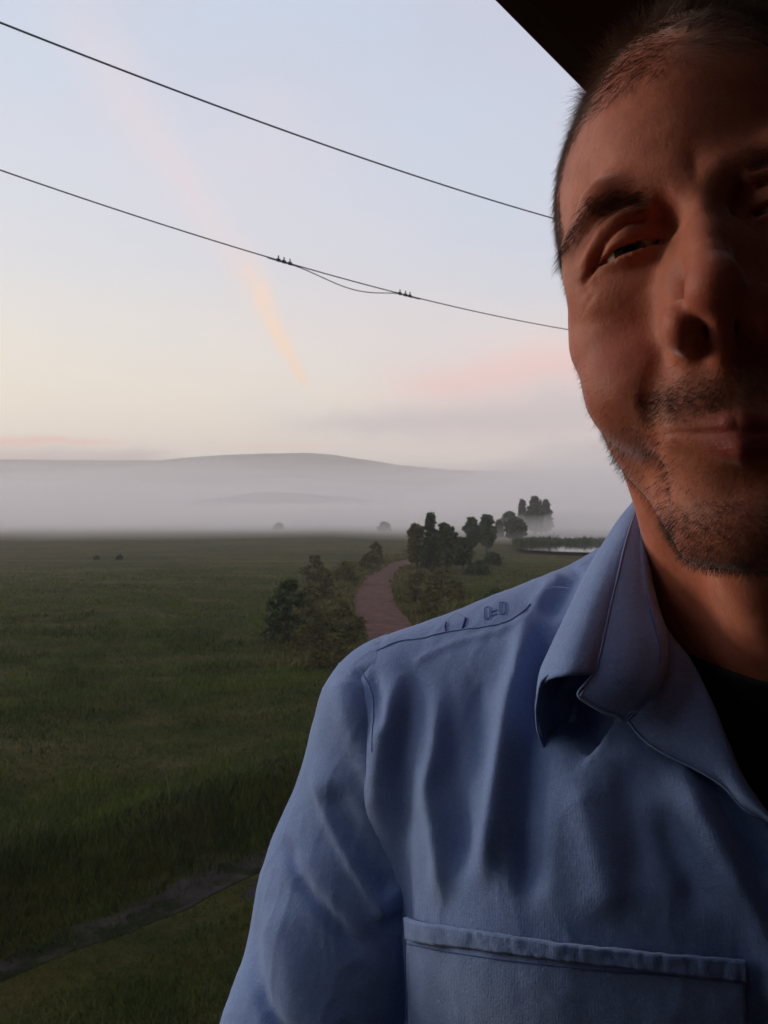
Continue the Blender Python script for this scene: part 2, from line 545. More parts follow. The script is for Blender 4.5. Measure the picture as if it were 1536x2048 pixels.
def tree(kindname, base, h, w, style, label, cat, group=None, m=0, leaves=2600, size=.22, seed=0):
    r = np.random.default_rng(seed + 100); root = empty(kindname, base); tag(root, label, cat, group)
    nb = int(10 + h * 1.8); segs = []; cl = []
    th = h * (.9 if style != 'bush' else .5)
    bend = r.normal(size=2) * h * .03
    sp = [np.array([bend[0] * (i / 5) ** 2, bend[1] * (i / 5) ** 2, th * i / 5 - .3 * (i == 0)]) for i in range(6)]
    for i in range(5): segs.append((sp[i], sp[i + 1], h * .028 * (1 - i / 5.5), h * .028 * (1 - (i + 1) / 5.5)))
    lo = {'conifer': .1, 'round': .22, 'tall': .15, 'bush': .02}[style]
    for k in range(nb * 3):
        u = lo + (1 - lo) * (k + r.random()) / (nb * 3)
        if style == 'conifer': rad = w / 2 * (1.05 - u) ** .75 * (.75 + .5 * r.random())
        elif style == 'tall': rad = w / 2 * math.sin(math.pi * min(1, (u * .92 + .1))) ** .6 * (.6 + .6 * r.random())
        elif style == 'bush': rad = w / 2 * math.sqrt(max(0, 1 - (u * 1.0) ** 2)) * (.55 + .6 * r.random())
        else: rad = w / 2 * math.sqrt(max(.02, 1 - ((u - .58) / .46) ** 2)) * (.55 + .6 * r.random())
        an = r.random() * 6.283
        p = np.array([math.cos(an) * rad * .75, math.sin(an) * rad * .75, u * h])
        s0 = sp[min(5, int(u * 4.6))] if style != 'bush' else np.array([0, 0, .1])
        if k % 2 == 0: segs.append((s0 * np.array([1, 1, .92]), p, h * .008, h * .003))
        cs = max(.09 * w, .26 * rad)
        cl.append((p, cs, cs * (.55 if style != 'tall' else .9)))
    V, F = tubes(segs, 5); t = mesh('trunk', V, F, MBARK, True, root)
    n_ = leaves // len(cl) + 1; C = []
    for p, cs, cz in cl:
        q = r.normal(size=(n_, 3)) * np.array([cs, cs, cz]) * .55; C.append(p + q)
    C = np.vstack(C); C = C[C[:, 2] > .02]
    C = C[C[:, 2] < h * 1.04]
    LV, LF = rand_quads(C, size, seed)
    rn = np.repeat(np.clip(r.random(len(C)) * .7 + vnoise(C, 1.2, 2, seed) * .8 + .1, 0, 1), 4)
    cr_ = mesh('crown', LV, LF, MLEAF[m], False, root, {'rnd': rn})
    return root


def gbase(px, py):
    p = G(px, py, 0)
    for _ in range(4):
        z = float(zfield(np.array([p[0]]), np.array([p[1]]))[0]); p = G(px, py, z)
    return p


# (name, px, base py, height px, width px, style, material, label, category, group)
TREES = [
    ('bush', 575, 1284, 122, 100, 'bush', 0, 'big dark round bush left of the lane bend', 'bush', None),
    ('tree', 862, 1146, 118, 46, 'conifer', 0, 'tallest dark pointed tree, nearest the far lane end', 'tree', 'trees along the far end of the lane'),
    ('tree', 834, 1142, 92, 40, 'round', 1, 'brownish thin tree left of the tallest pointed tree', 'tree', 'trees along the far end of the lane'),
    ('tree', 893, 1148, 100, 46, 'round', 0, 'dark leafy tree just right of the tallest pointed tree', 'tree', 'trees along the far end of the lane'),
    ('tree', 926, 1140, 62, 44, 'round', 0, 'low dark tree in the gap after the first leafy pair', 'tree', 'trees along the far end of the lane'),
    ('tree', 944, 1110, 72, 38, 'round', 0, 'broad dark tree left of the twin crowned one', 'tree', 'trees along the far end of the lane'),
    ('tree', 973, 1106, 74, 36, 'round', 0, 'twin crowned dark tree in the middle of the row', 'tree', 'trees along the far end of the lane'),
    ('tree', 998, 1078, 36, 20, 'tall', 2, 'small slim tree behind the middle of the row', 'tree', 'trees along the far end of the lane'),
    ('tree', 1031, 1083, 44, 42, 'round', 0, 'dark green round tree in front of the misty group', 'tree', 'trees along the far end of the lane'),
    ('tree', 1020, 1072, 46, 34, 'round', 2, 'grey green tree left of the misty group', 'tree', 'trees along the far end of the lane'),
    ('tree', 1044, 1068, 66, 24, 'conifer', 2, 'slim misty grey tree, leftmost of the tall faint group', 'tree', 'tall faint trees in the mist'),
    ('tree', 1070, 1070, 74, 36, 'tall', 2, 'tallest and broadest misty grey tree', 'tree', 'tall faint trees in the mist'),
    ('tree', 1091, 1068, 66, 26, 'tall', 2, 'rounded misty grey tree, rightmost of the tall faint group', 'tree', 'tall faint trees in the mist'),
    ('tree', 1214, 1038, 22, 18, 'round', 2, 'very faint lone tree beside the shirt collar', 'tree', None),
    ('bush', 557, 1060, 11, 20, 'bush', 0, 'small dark bush alone on the misty meadow edge', 'bush', None),
    ('bush', 768, 1063, 17, 26, 'bush', 0, 'wider dark bush left of the row of trees', 'bush', None),
    ('tree', 722, 1043, 13, 13, 'round', 0, 'tiny round tree standing at the fog edge', 'tree', None),
    ('bush', 404, 1044, 9, 14, 'bush', 2, 'faintest tiny bush inside the fog edge', 'bush', None),
    ('bush', 240, 1119, 6, 9, 'bush', 2, 'tiny dark tuft of shrub on the left meadow', 'bush', None),
    ('bush', 193, 1119, 4, 8, 'bush', 2, 'low dark tuft beside the tiny shrub on the left meadow', 'bush', None),
]
for k, (nm, px, by, hp, wp, st, mm, lab, cat, grp) in enumerate(TREES):
    p = gbase(px, by); d = p[1]; hh = hp / FPX * d; ww = wp / FPX * d
    tree(nm, p, hh, ww, st, lab, cat, grp, mm, 3800 if hp > 40 else 900, max(.1, .0026 * d / 1.0), k)

# rough weeds and scrub along both sides of the lane
WEEDS = [
    (640, 1340, 56, 60, 1, 'olive weeds nearest the sleeve cap, below all the other scrub'),
    (605, 1300, 50, 56, 1, 'low olive shrub under the big dark bush, on the meadow side'),
    (665, 1268, 50, 56, 1, 'bushy olive scrub midway between the dark bush and the shoulder'),
    (716, 1262, 30, 40, 1, 'small weeds in the elbow of the lane just above the shoulder'),
    (618, 1240, 70, 60, 1, 'brown weedy shrub just right of the big dark bush'),
    (648, 1200, 62, 58, 1, 'tall brown scrub above the big dark bush'),
    (640, 1285, 60, 70, 1, 'reddish brown shrub below the big dark bush'),
    (672, 1330, 60, 64, 1, 'ochre weeds close above the shirt shoulder'),
    (690, 1170, 46, 60, 1, 'olive brown scrub on the outside of the lane bend'),
    (628, 1165, 52, 56, 1, 'highest brown scrub on the meadow side'),
    (690, 1240, 36, 44, 1, 'low ochre weeds hugging the lane bend'),
    (700, 1290, 40, 52, 1, 'ochre weeds at the lane edge above the shoulder seam'),
    (752, 1130, 44, 34, 1, 'thin brown upright scrub above the lane bend'),
    (735, 1142, 34, 40, 1, 'brown scrub at the top of the lane bend'),
    (830, 1205, 46, 44, 1, 'yellow green weeds inside the lane bend'),
    (862, 1230, 56, 60, 1, 'brown scrub between the lane and the shirt'),
    (880, 1190, 50, 64, 1, 'dark brown scrub below the leafy trees'),
    (838, 1170, 30, 44, 1, 'low brown verge weeds at the inner lane edge'),
    (910, 1200, 40, 56, 1, 'faded brown weeds right of the inner verge'),
    (955, 1150, 26, 60, 0, 'low dark hedge bush below the twin crowned tree'),
    (990, 1200, 22, 40, 0, 'small green bush peeking over the shirt shoulder'),
    (985, 1130, 24, 48, 0, 'low dark bush in front of the middle of the row'),
]
for k, (px, by, hp, wp, mm, lab) in enumerate(WEEDS):
    p = gbase(px, by); d = p[1]
    tree('shrub', p, hp / FPX * d, wp / FPX * d, 'bush', lab, 'shrub', 'rough scrub beside the lane', mm, 1500, .0016 * d, 60 + k)


# grass blades -------------------------------------------------------------
def blades(name, n, dmin, dmax, hgt, wid, material, seed, label, sel=None, pw=2.0, azr=(-34, 34)):
    r = np.random.default_rng(seed)
    d = (dmin ** (2 - pw) + r.random(n) * (dmax ** (2 - pw) - dmin ** (2 - pw))) ** (1 / (2 - pw)) if pw != 2 else dmin * (dmax / dmin) ** r.random(n)
    a = np.radians(azr[0] + (azr[1] - azr[0]) * r.random(n)); x = d * np.sin(a); y = d * np.cos(a)
    n_ = nn(x, y); rut = ((np.abs(n_ - 16.5) < .25) | (np.abs(n_ - 17.9) < .6)) & (tt(x, y) > 10.6)
    keepm = ~(rut & (r.random(n) < .38)) & (n_ > 1)
    keepm &= road_dist(x, y) > 2.1
    if sel is not None: keepm &= sel(x, y, r)
    cl = vnoise(np.stack([x, y, 0 * x], -1), .5, 3, seed); keepm &= (cl + .5 + r.random(n) * .6) > .5
    x, y, cl = x[keepm], y[keepm], cl[keepm]; n_ = nn(x, y)
    z = zfield(x, y); k = len(x); h = hgt * (.45 + .9 * r.random(k)) * (1 + 1.6 * np.clip(cl, -.3, .5))
    trk = np.exp(-((n_ - 17.4) / 1.3) ** 2); h *= 1 - .6 * trk; h *= 1 + 1.5 * np.clip(vnoise(np.stack([x, y, 0 * x], -1), .16, 2, seed + 40), -.35, .5)
    bank = np.exp(-((n_ - 19.7) / 1.0) ** 2); h *= 1 + .9 * bank
    dd = np.hypot(x, y); w = wid * (.6 + .8 * r.random(k)) * np.maximum(1, dd / 22)
    an = r.random(k) * 6.283; ux, uy = np.cos(an), np.sin(an); la = r.random(k) * 6.283; ln = h * (.25 + .6 * r.random(k))
    B = np.stack([x, y, z - .03], -1); S = np.stack([ux * w, uy * w, 0 * w], -1)
    M = B + np.stack([np.cos(la) * ln * .35, np.sin(la) * ln * .35, h * .6], -1)
    T = B + np.stack([np.cos(la) * ln, np.sin(la) * ln, h], -1)
    V = np.stack([B - S, B + S, M + S * .7, M - S * .7, T], 1).reshape(-1, 3)
    i = np.arange(k) * 5
    F = np.vstack([np.stack([i, i + 1, i + 2], -1), np.stack([i, i + 2, i + 3], -1), np.stack([i + 3, i + 2, i + 4], -1)])
    rn = np.repeat(np.clip(r.random(k) * .6 + cl * 1.1 + .25, 0, 1), 5)
    o = mesh(name, V, F, material, False, None, {'rnd': rn}); tag(o, label, kind='stuff'); return o


mgr = leaf_mat('grass_blades', srgb(26, 42, 6), srgb(84, 96, 26))
mdry = leaf_mat('dry_stalks', srgb(96, 96, 50), srgb(142, 136, 84))
blades('grass', 520000, 11.5, 150, .21, .009, mgr, 3, 'thick dark green meadow grass', pw=1.5, sel=lambda x, y, r: r.random(len(x)) > smooth01(np.hypot(x, y), 60, 150))
blades('grass', 2600, 11.5, 34, .42, .004, mdry, 8, 'pale seed heads in the meadow grass', sel=lambda x, y, r: vnoise(np.stack([x, y, 0 * x], -1), .25, 2, 21) > .03, pw=1.4)
blades('grass', 110000, 12, 75, .36, .011, leaf_mat('tussock_blades', srgb(24, 36, 6), srgb(64, 74, 22)), 13, 'coarser tussocks standing out of the meadow', sel=lambda x, y, r: vnoise(np.stack([x, y * .7, 0 * x], -1), .3, 2, 33) > .10, pw=1.4)
# tall growth on the bank; its dark colour also carries the slope's shade
blades('undergrowth', 60000, 13, 45, .34, .014, leaf_mat('bank_growth_shade', srgb(18, 26, 10), srgb(40, 48, 20)), 5, 'rank growth on the bank behind the wheel track, coloured dark for shade',
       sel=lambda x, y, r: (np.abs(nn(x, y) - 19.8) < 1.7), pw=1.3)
# verge growth along the lane
blades('undergrowth', 150000, 45, 170, .42, .02, MLEAF[1], 6, 'brown and ochre verge growth along the lane',
       sel=lambda x, y, r: (road_dist(x, y) < 6.5 * (.5 + r.random(len(x)))) & (road_dist(x, y) > 2.3), pw=1.0, azr=(-14, 12))
blades('undergrowth', 40000, 205, 232, 1.3, .03, MLEAF[0], 16, 'dark reeds on the far bank of the pond', sel=lambda x, y, r: (x / y > .165), pw=1.0, azr=(8, 30))


# ------------------------------------------------------------------ overhead wires
def wire_obj(name, P, r, material, parent=None, n=6):
    P = np.asarray(P); V = []; F = []
    d = np.gradient(P, axis=0); d /= np.linalg.norm(d, axis=1)[:, None]
    for p, q in zip(P, d):
        a = np.cross(q, (0, 0, 1.0)); a /= np.linalg.norm(a); c = np.cross(q, a)
        for k in range(n):
            an = 2 * math.pi * k / n; V.append(p + (a * math.cos(an) + c * math.sin(an)) * r)
    for i in range(len(P) - 1):
        F += [(i * n + k, i * n + (k + 1) % n, (i + 1) * n + (k + 1) % n, (i + 1) * n + k) for k in range(n)]
    o = mesh(name, V, F, material, True)
    if parent is not None: keep(o, parent)
    return o


mwire, nt, b = mat('dark_cable', (.035, .035, .04), .5, .4)
def span(a, b_, sag, ext=1.2, n=120):
    t = np.linspace(-ext * .6, 1 + ext, n)[:, None]; p = a + (b_ - a) * t
    p[:, 2] += (t[:, 0] - .5) ** 2 * 4 * sag - sag; return p
A, B = U(0, 45, 4.6), U(1115, 439, 8.0)
w1 = wire_obj('overhead_wire', span(A, B, .06), .0062, mwire)
tag(w1, 'upper thicker black overhead wire crossing the sky', 'wire')
A, B = U(0, 340, 6.2), U(1147, 661, 10.4)
c2 = span(A, B, .13)
w2 = empty('overhead_wire', A); tag(w2, 'lower thinner overhead wire with a spliced loop', 'wire')
wire_obj('cable', c2, .0058, mwire, w2)


def on_w2(px):
    q = c2[:, 0] / c2[:, 1] * FPX + 768; return np.array([np.interp(px, q, c2[:, i]) for i in range(3)])


lp = []
for t in np.linspace(0, 1, 40):
    px = 535 + (840 - 535) * t; p = on_w2(px).copy()
    s = min(max((px - 585) / (795 - 585), 0), 1)
    drop = math.sin(math.pi * s ** 1.25) ** 1.3 * 15 / FPX * p[1]
    p[2] -= drop + .008; lp.append(p)
wire_obj('splice_strand', lp, .005, mwire, w2)
V0, F0 = tubes([((-.022, 0, 0), (.022, 0, 0), .017, .017), ((0, 0, 0), (0, 0, .045), .008, .007)], 8)
for px in (557, 568, 580, 800, 811, 820):
    p = on_w2(px); ang = math.atan2(B[1] - A[1], B[0] - A[0]); ca, sa = math.cos(ang), math.sin(ang)
    V = [(p[0] + v[0] * ca, p[1] + v[0] * sa, p[2] + v[2]) for v in V0]
    keep(mesh('clamp', V, F0, mwire, True), w2)

# ------------------------------------------------------------------ train carriage behind the man
mc, nt, b = mat('maroon_paint', srgb(74, 22, 28), .5, .3)
c = mixc(nt, noise(nt, pos(nt), 6, 6, .7).ramp(.4, .7) * .5, srgb(74, 22, 28), srgb(52, 18, 20)); nt.links.new(c, b.inputs['Base Color'])
mint, nt, b = mat('cream_interior', (.36, .27, .21), .7, .2)
car = empty('railway_carriage', (0, 0, H - 2.2)); tag(car, 'dark maroon railway carriage whose roof edge shows above the head', 'carriage')
BLOCK_X, BLOCK_Y = -.42, .13
WN = -0.10                    # wall plane, metres towards the field from the phone


def slab(name, t0, t1, n0, n1, z0, z1, material, bev=0):
    V = []
    for t in (t0, t1):
        for n in (n0, n1):
            for z in (z0, z1):
                V.append((t * TD[0] + n * TN[0], t * TD[1] + n * TN[1], H + z))
    F = [(0, 1, 3, 2), (4, 6, 7, 5), (0, 4, 5, 1), (2, 3, 7, 6), (0, 2, 6, 4), (1, 5, 7, 3)]
    o = mesh(name, V, F, material, False)
    if bev: m_ = o.modifiers.new('bevel', 'BEVEL'); m_.width = bev; m_.segments = 2
    return keep(o, car)


# side wall with a door opening beside the man
slab('side_wall', -9, -.35, WN - .06, WN, -2.1, .80, mc, .01)
slab('side_wall', .75, 9, WN - .06, WN, -2.1, .80, mc, .01)
slab('side_wall', -.345, .745, WN - .06, WN, .5, .80, mc)
slab('door_frame', -.40, -.30, WN - .08, WN + .02, -2.1, .55, mc, .008)
slab('door_frame', .70, .80, WN - .08, WN + .02, -2.1, .55, mc, .008)
# unseen panel added left of the phone to block sky light
def panel(name, p0, p1, th, z0, z1, material):
    p0 = np.array(p0); p1 = np.array(p1); d = (p1 - p0) / np.linalg.norm(p1 - p0); n = np.array([-d[1], d[0]]) * th
    q = [p0, p1, p1 + n, p0 + n]; V = [(a[0], a[1], H + z) for z in (z0, z1) for a in q]
    F = [(0, 3, 2, 1), (4, 5, 6, 7), (0, 1, 5, 4), (1, 2, 6, 5), (2, 3, 7, 6), (3, 0, 4, 7)]
    o = mesh(name, V, F, material, False); m_ = o.modifiers.new('bevel', 'BEVEL'); m_.width = .008; m_.segments = 2
    return keep(o, car)
panel('light_blocker', (-.46, -.62), (BLOCK_X, BLOCK_Y), .04, -2.1, .72, mc)
slab('interior_wall', -9, 9, WN - 2.6, WN - 2.5, -2.1, 1.35, mint)
slab('carriage_floor', -9, 9, WN - 2.5, WN - .062, -2.2, -2.11, mint)
slab('ceiling', -9, 9, WN - 2.499, WN - .062, .74, .78, mint)
slab('end_wall', -9.1, -9.0, WN - 2.6, WN, -2.1, 1.2, mc)
slab('end_wall', 9.0, 9.1, WN - 2.6, WN, -2.1, 1.2, mc)
slab('footplate', -.5, 1.1, WN + .003, WN + .75, -1.62, -1.58, mint, .006)
# roof: curved shell whose eave overhangs the man
EDGE0, EDGE1 = U(990, 0, .85) - (0, 0, H), U(1140, 155, 1.0) - (0, 0, H)
ez = .5 * (EDGE0[2] + EDGE1[2])
ed = (EDGE1 - EDGE0)[:2]; ed /= np.linalg.norm(ed)
en = np.array([-ed[1], ed[0]])
V = []
ss = np.linspace(-.9, 9, 34)
prof = [(0, 0), (.0, .012), (-.02, .03), (-.25, .16), (-.7, .30), (-1.4, .40), (-2.6, .42), (-2.6, .36), (-1.4, .33), (-.7, .23), (-.25, .07), (-.03, -.001)]
for s in ss:
    cv = .018 * (1 - min(1, abs(s) / .5)) 
    for (o_, z_) in prof:
        q = EDGE0[:2] + ed * s + en * (o_ - .05 * (s - .1) ** 2 * (s < 1.2) - .0605 * (s >= 1.2))
        V.append((q[0], q[1], H + ez + z_))
k = len(prof); F = []
for i in range(len(ss) - 1):
    for j in range(k): F.append((i * k + j, i * k + (j + 1) % k, (i + 1) * k + (j + 1) % k, (i + 1) * k + j))
F.append(list(range(k))[::-1]); F.append([(len(ss) - 1) * k + j for j in range(k)])
keep(mesh('roof', V, F, mc, False), car)

HEAD_YAW, HEAD_ROLL, HEAD_PITCH = 25.0, -8.5, -3.5
HEAD_EYE = (11.62, 28.6, 10.4)
HEAD_RES, CLOTH_RES = .11, .2
N_HAIR, N_STUB = 42000, 8500
# ================================================================== the man
# all modelling in centimetres relative to the phone (x right, y away, z up), turned into metres at the end
def ell(p, c, r, R=None):
    q = p - np.array(c, dtype=np.float32)
    if R is not None: q = q @ R
    r = np.array(r, dtype=np.float32)
    k0 = np.sqrt(np.sum((q / r) ** 2, -1)); k1 = np.sqrt(np.sum((q / (r * r)) ** 2, -1)) + 1e-9
    return k0 * (k0 - 1) / k1


def cap(p, a, b_, ra, rb):
    a = np.array(a, dtype=np.float32); b_ = np.array(b_, dtype=np.float32)
    ab = b_ - a; t = np.clip(((p - a) @ ab) / float(ab @ ab), 0, 1)
    return np.sqrt(np.sum((p - a - t[..., None] * ab) ** 2, -1)) - (ra + (rb - ra) * t)


def smin(a, b_, k):
    h = np.clip(.5 + .5 * (b_ - a) / k, 0, 1); return b_ + (a - b_) * h - k * h * (1 - h)


def smax(a, b_, k): return -smin(-a, -b_, k)
def rotz(d): a = math.radians(d); return np.array([[math.cos(a), -math.sin(a), 0], [math.sin(a), math.cos(a), 0], [0, 0, 1]], dtype=np.float32)
def rotx(d): a = math.radians(d); return np.array([[1, 0, 0], [0, math.cos(a), -math.sin(a)], [0, math.sin(a), math.cos(a)]], dtype=np.float32)
def roty(d): a = math.radians(d); return np.array([[math.cos(a), 0, math.sin(a)], [0, 1, 0], [-math.sin(a), 0, math.cos(a)]], dtype=np.float32)


HEAD_R = rotz(-HEAD_YAW) @ roty(HEAD_ROLL) @ rotx(HEAD_PITCH)
EYE_W = np.array(HEAD_EYE, dtype=np.float32)
HEAD_O = EYE_W - HEAD_R @ np.array([0, -8.5, 0], dtype=np.float32)
def to_head(p): return (p - HEAD_O) @ HEAD_R
def from_head(q): return q @ HEAD_R.T + HEAD_O


def warp_x(x):
    return x * 1.05 * (1 + .08 * (1 - smooth01(np.abs(x), 3.0, 6.3)))


def sd_head(q):
    """q in head coordinates: x right in the picture, -y out of the face, z up, eyes at z=0"""
    q = q.copy(); q[:, 0] = warp_x(q[:, 0])
    x = q.copy(); x[:, 0] = np.abs(x[:, 0])         # mirrored half
    m_q = q.copy(); m_q[:, 2] += .15 * q[:, 0] + .36; m_x = m_q.copy(); m_x[:, 0] = np.abs(m_x[:, 0])   # mouth set slightly askew
    d = ell(q, (0, 1.6, 4.0), (7.15, 9.4, 9.2))
    d = smin(d, ell(q, (0, -2.3, 4.0), (6.1, 6.7, 6.5)), .9)
    d = smin(d, ell(q, (0, -2.6, -3.4), (5.5, 5.7, 5.8)), 1.2)
    # jaw
    d = smin(d, cap(x, (4.35, 0.2, -6.3), (2.1, -6.2, -11.0), 1.0, 1.15), 1.8)
    d = smin(d, cap(x, (5.0, 0.8, -1.5), (4.5, 0.2, -6.2), 1.15, 1.0), 1.3)
    d = smin(d, ell(x, (4.1, -2.4, -4.9), (1.75, 3.0, 3.2)), 1.3)
    d = smin(d, ell(q, (0, -3.0, -8.3), (3.7, 4.9, 2.9)), 1.5)
    d = smin(d, ell(q, (0, -7.3, -11.1), (2.3, 1.6, 1.5)), 1.2)
    d = smin(d, ell(q, (0, -6.9, -9.6), (2.9, 1.5, 2.1)), 1.0)
    # cheekbones, cheeks
    d = smin(d, ell(x, (4.55, -5.1, -2.6), (1.6, 2.1, 1.15)), 1.5)
    d = smin(d, cap(x, (4.9, -4.4, -2.2), (5.9, .2, -1.2), .75, .6), 1.4)
    d = smin(d, ell(x, (3.4, -5.9, -4.9), (2.4, 2.25, 2.4)), 1.4)
    # brow, temple edge
    d = smin(d, cap(x, (1.0, -8.35, 1.55), (3.9, -7.95, 2.1), .62, .62), 1.3)
    d = smin(d, cap(x, (3.9, -7.95, 2.0), (5.0, -6.5, 1.4), .6, .45), 1.4)
    d = smin(d, cap(x, (5.0, -6.5, 1.4), (5.3, -5.7, -1.2), .45, .55), 1.4)
    d = smax(d, -ell(x, (7.9, -4.2, 2.9), (1.1, 2.6, 2.2)), 1.4)
    # eye sockets
    d = smax(d, -ell(x, (3.1, -9.35, .58), (1.75, 1.38, .72)), 1.2)
    d = smax(d, -ell(x, (1.75, -9.4, .1), (.75, 1.3, .9)), .9)
    # nose
    n = cap(q, (0, -8.55, .9), (0, -9.6, -1.2), .66, .76)
    n = smin(n, cap(q, (0, -9.6, -1.2), (0, -11.0, -3.05), .74, .86), .5)
    n = smin(n, ell(q, (0, -11.0, -3.3), (1.02, 1.0, .90)), .5)
    n = smin(n, ell(x, (1.40, -9.85, -3.95), (.78, 1.1, .85)), .55)
    n = smin(n, cap(q, (0, -10.8, -4.15), (0, -9.2, -4.9), .40, .5), .4)
    d = smin(d, n, 1.0)
    d = smin(d, ell(x, (1.1, -8.3, -2.6), (1.0, 1.2, 2.4)), 1.0)
    # muzzle
    d = smin(d, ell(q, (0, -7.45, -7.0), (3.2, 1.75, 2.3)), 1.3)
    # nostrils and the fold round the wing
    d = smax(d, -ell(x, (.86, -10.2, -4.78), (.35, .66, .36), rotz(12)), .22)
    d = smax(d, -cap(x, (2.0, -9.15, -3.1), (2.4, -8.75, -4.5), .07, .09), .42)
    # nasolabial fold
    d = smax(d, -cap(x, (2.4, -9.0, -3.9), (3.3, -8.45, -6.0), .08, .1), .7)
    d = smax(d, -cap(x, (3.3, -8.45, -6.1), (3.5, -7.8, -7.6), .13, .05), .7)
    # lips
    u = cap(m_x, (0.35, -9.12, -7.18), (2.75, -8.25, -7.22), .38, .16)
    u = smin(u, ell(m_q, (0, -9.12, -7.12), (.5, .4, .40)), .3)
    l = cap(m_x, (0.0, -9.08, -8.02), (2.5, -8.25, -7.50), .54, .2)
    d = smin(d, u, .34); d = smin(d, l, .4)
    d = smax(d, -cap(m_x, (0, -9.65, -7.50), (3.0, -8.45, -7.30), .045, .06), .16)
    d = smax(d, -ell(m_x, (3.15, -8.75, -7.4), (.3, .35, .5)), .5)
    d = smax(d, -cap(q, (0, -9.8, -5.5), (0, -9.7, -6.4), .12, .14), .4)
    d = smax(d, -ell(m_q, (0, -9.45, -9.3), (1.8, .6, .38)), .8)
    # eyeball cover and lids
    d = smin(d, ell(x, (3.08, -7.38, .44), (1.46, 1.33, 1.16)), .7)
    d = smin(d, ell(x, (4.75, -6.5, -.2), (.95, 1.0, 1.3)), 1.0)
    fr = (q[:, 1] < -4.0) * (1 - smooth01(x[:, 0], 4.7, 5.5))
    def line2(pts):
        P2 = x[:, (0, 2)]; best = np.full(len(q), 99.0, dtype=np.float32)
        for a, b_ in zip(pts, pts[1:]):
            a = np.array(a, dtype=np.float32); ab = np.array(b_, dtype=np.float32) - a
            t = np.clip(((P2 - a) @ ab) / float(ab @ ab), 0, 1); r = P2 - a - t[:, None] * ab
            best = np.minimum(best, np.hypot(r[:, 0], r[:, 1]))
        return best
    def groove(pts, amp, w): return amp * np.exp(-(line2(pts) / w) ** 2) * fr
    # crease of the upper lid falling to the outer corner under a heavy hood
    d = d + groove([(2.3, .86), (3.0, .84), (3.8, .52), (4.5, -.05), (5.0, -.55)], .17, .10)
    d = d - groove([(1.9, 1.15), (3.0, 1.22), (4.1, .92), (5.0, .20)], .22, .30)
    # nearly closed lids: narrow slit, he looks down
    ec = np.array((3.08, -7.38, .32), dtype=np.float32); rr = np.sqrt(np.sum((x - ec) ** 2, 1))
    u_ = (x[:, 0] - 3.15) / 1.45; zc = -.04 - .14 * u_ + .06 * u_ * u_; hh = .21 * np.clip(1 - u_ * u_, 0, 1)
    d = smax(d, -np.maximum.reduce([np.abs(x[:, 2] - zc) - hh, np.abs(x[:, 0] - 3.15) - 1.45, 1.04 - rr, rr - 1.60]), .05)
    d = d + groove([(1.65, -.0), (2.2, -.02), (3.2, -.06), (4.3, -.16), (4.75, -.28), (5.2, -.5)], .07, .09)
    # lower lid and bag
    d = d + groove([(1.9, -.62), (2.9, -.80), (3.9, -.74), (4.6, -.62)], .05, .13)
    d = d + groove([(1.6, -.7), (2.3, -1.35), (3.3, -1.85), (4.3, -1.85)], .05, .42)
    d = d + groove([(1.9, -1.3), (2.9, -1.75), (3.8, -1.6)], .03, .10)
    d = smin(d, ell(x, (3.0, -7.1, -1.45), (1.9, .95, .9)), 1.2)
    # crow's feet, frown, forehead lines
    d = d + groove([(4.95, -.9), (5.8, -1.15)], .05, .09) + groove([(5.0, -.4), (5.9, -.35)], .05, .09) + groove([(4.8, -1.25), (5.5, -1.8)], .045, .09)
    d = d + groove([(.6, 1.3), (.75, 2.3)], .008, .2)
    d = d + groove([(0, 4.0), (2.0, 4.15), (4.0, 3.8)], .012, .2) + groove([(0.4, 5.1), (2.4, 5.3), (4.2, 4.9)], .012, .2)
    # smile line, mouth corner, chin
    d = d + groove([(2.25, -4.0), (2.9, -5.0), (3.5, -6.3), (3.7, -7.5)], .03, .35)
    d = d + groove([(3.0, -7.3), (3.45, -8.2), (3.4, -9.4)], .04, .35)
    # ears
    e = ell(x, (6.2, 2.8, -.8), (.65, 1.7, 2.8), rotz(20) @ rotx(10))
    e = smax(e, -ell(x, (6.95, 2.4, -.6), (.42, 1.1, 2.1), rotz(20) @ rotx(10)), .35)
    d = smin(d, e, .7)
    return d


NECK_A = from_head(np.array([[0, 2.2, -5.0]], dtype=np.float32))[0]
def sd_neck(p):
    d = cap(p, NECK_A + np.array([.9, .8, 0], dtype=np.float32), (21.2, 46, -12), 4.9, 5.8)
    d = smin(d, cap(p, from_head(np.array([[-4.6, 2.8, -5.5]]))[0], (18.6, 40.4, -8.8), 1.3, 1.0), 1.6)
    d = smin(d, cap(p, from_head(np.array([[0, -2.0, -10.5]]))[0], (21.0, 40.4, -9.5), 2.0, 2.4), 2.4)
    return d


BR = rotz(-14)
def sd_torso(p):
    d = ell(p, (20.4, 45.6, -27), (18.8, 12.6, 24), BR)
    d = smin(d, ell(p, (11.5, 44.5, -20), (9.5, 9.2, 10.5), BR), 5)
    d = smin(d, ell(p, (28.5, 40.5, -20), (9.5, 9.2, 10.5), BR), 5)
    d = smin(d, cap(p, (15.5, 47, -6.4), (2.9, 48.9, -12.75), 4.0, 5.75), 5)
    d = smin(d, cap(p, (5.7, 46.3, -16), (6.0, 45.3, -42), 4.8, 5.0), 3)
    d = smin(d, cap(p, (24, 45, -6.4), (37, 41.5, -13.2), 4.0, 5.0), 5)
    d = smin(d, cap(p, (19.8, 47, -7), (19.8, 47, -12), 6.3, 8), 4)
    d = smin(d, ell(p, (19.8, 47, -52), (16.5, 11.5, 22), BR), 8)
    return d


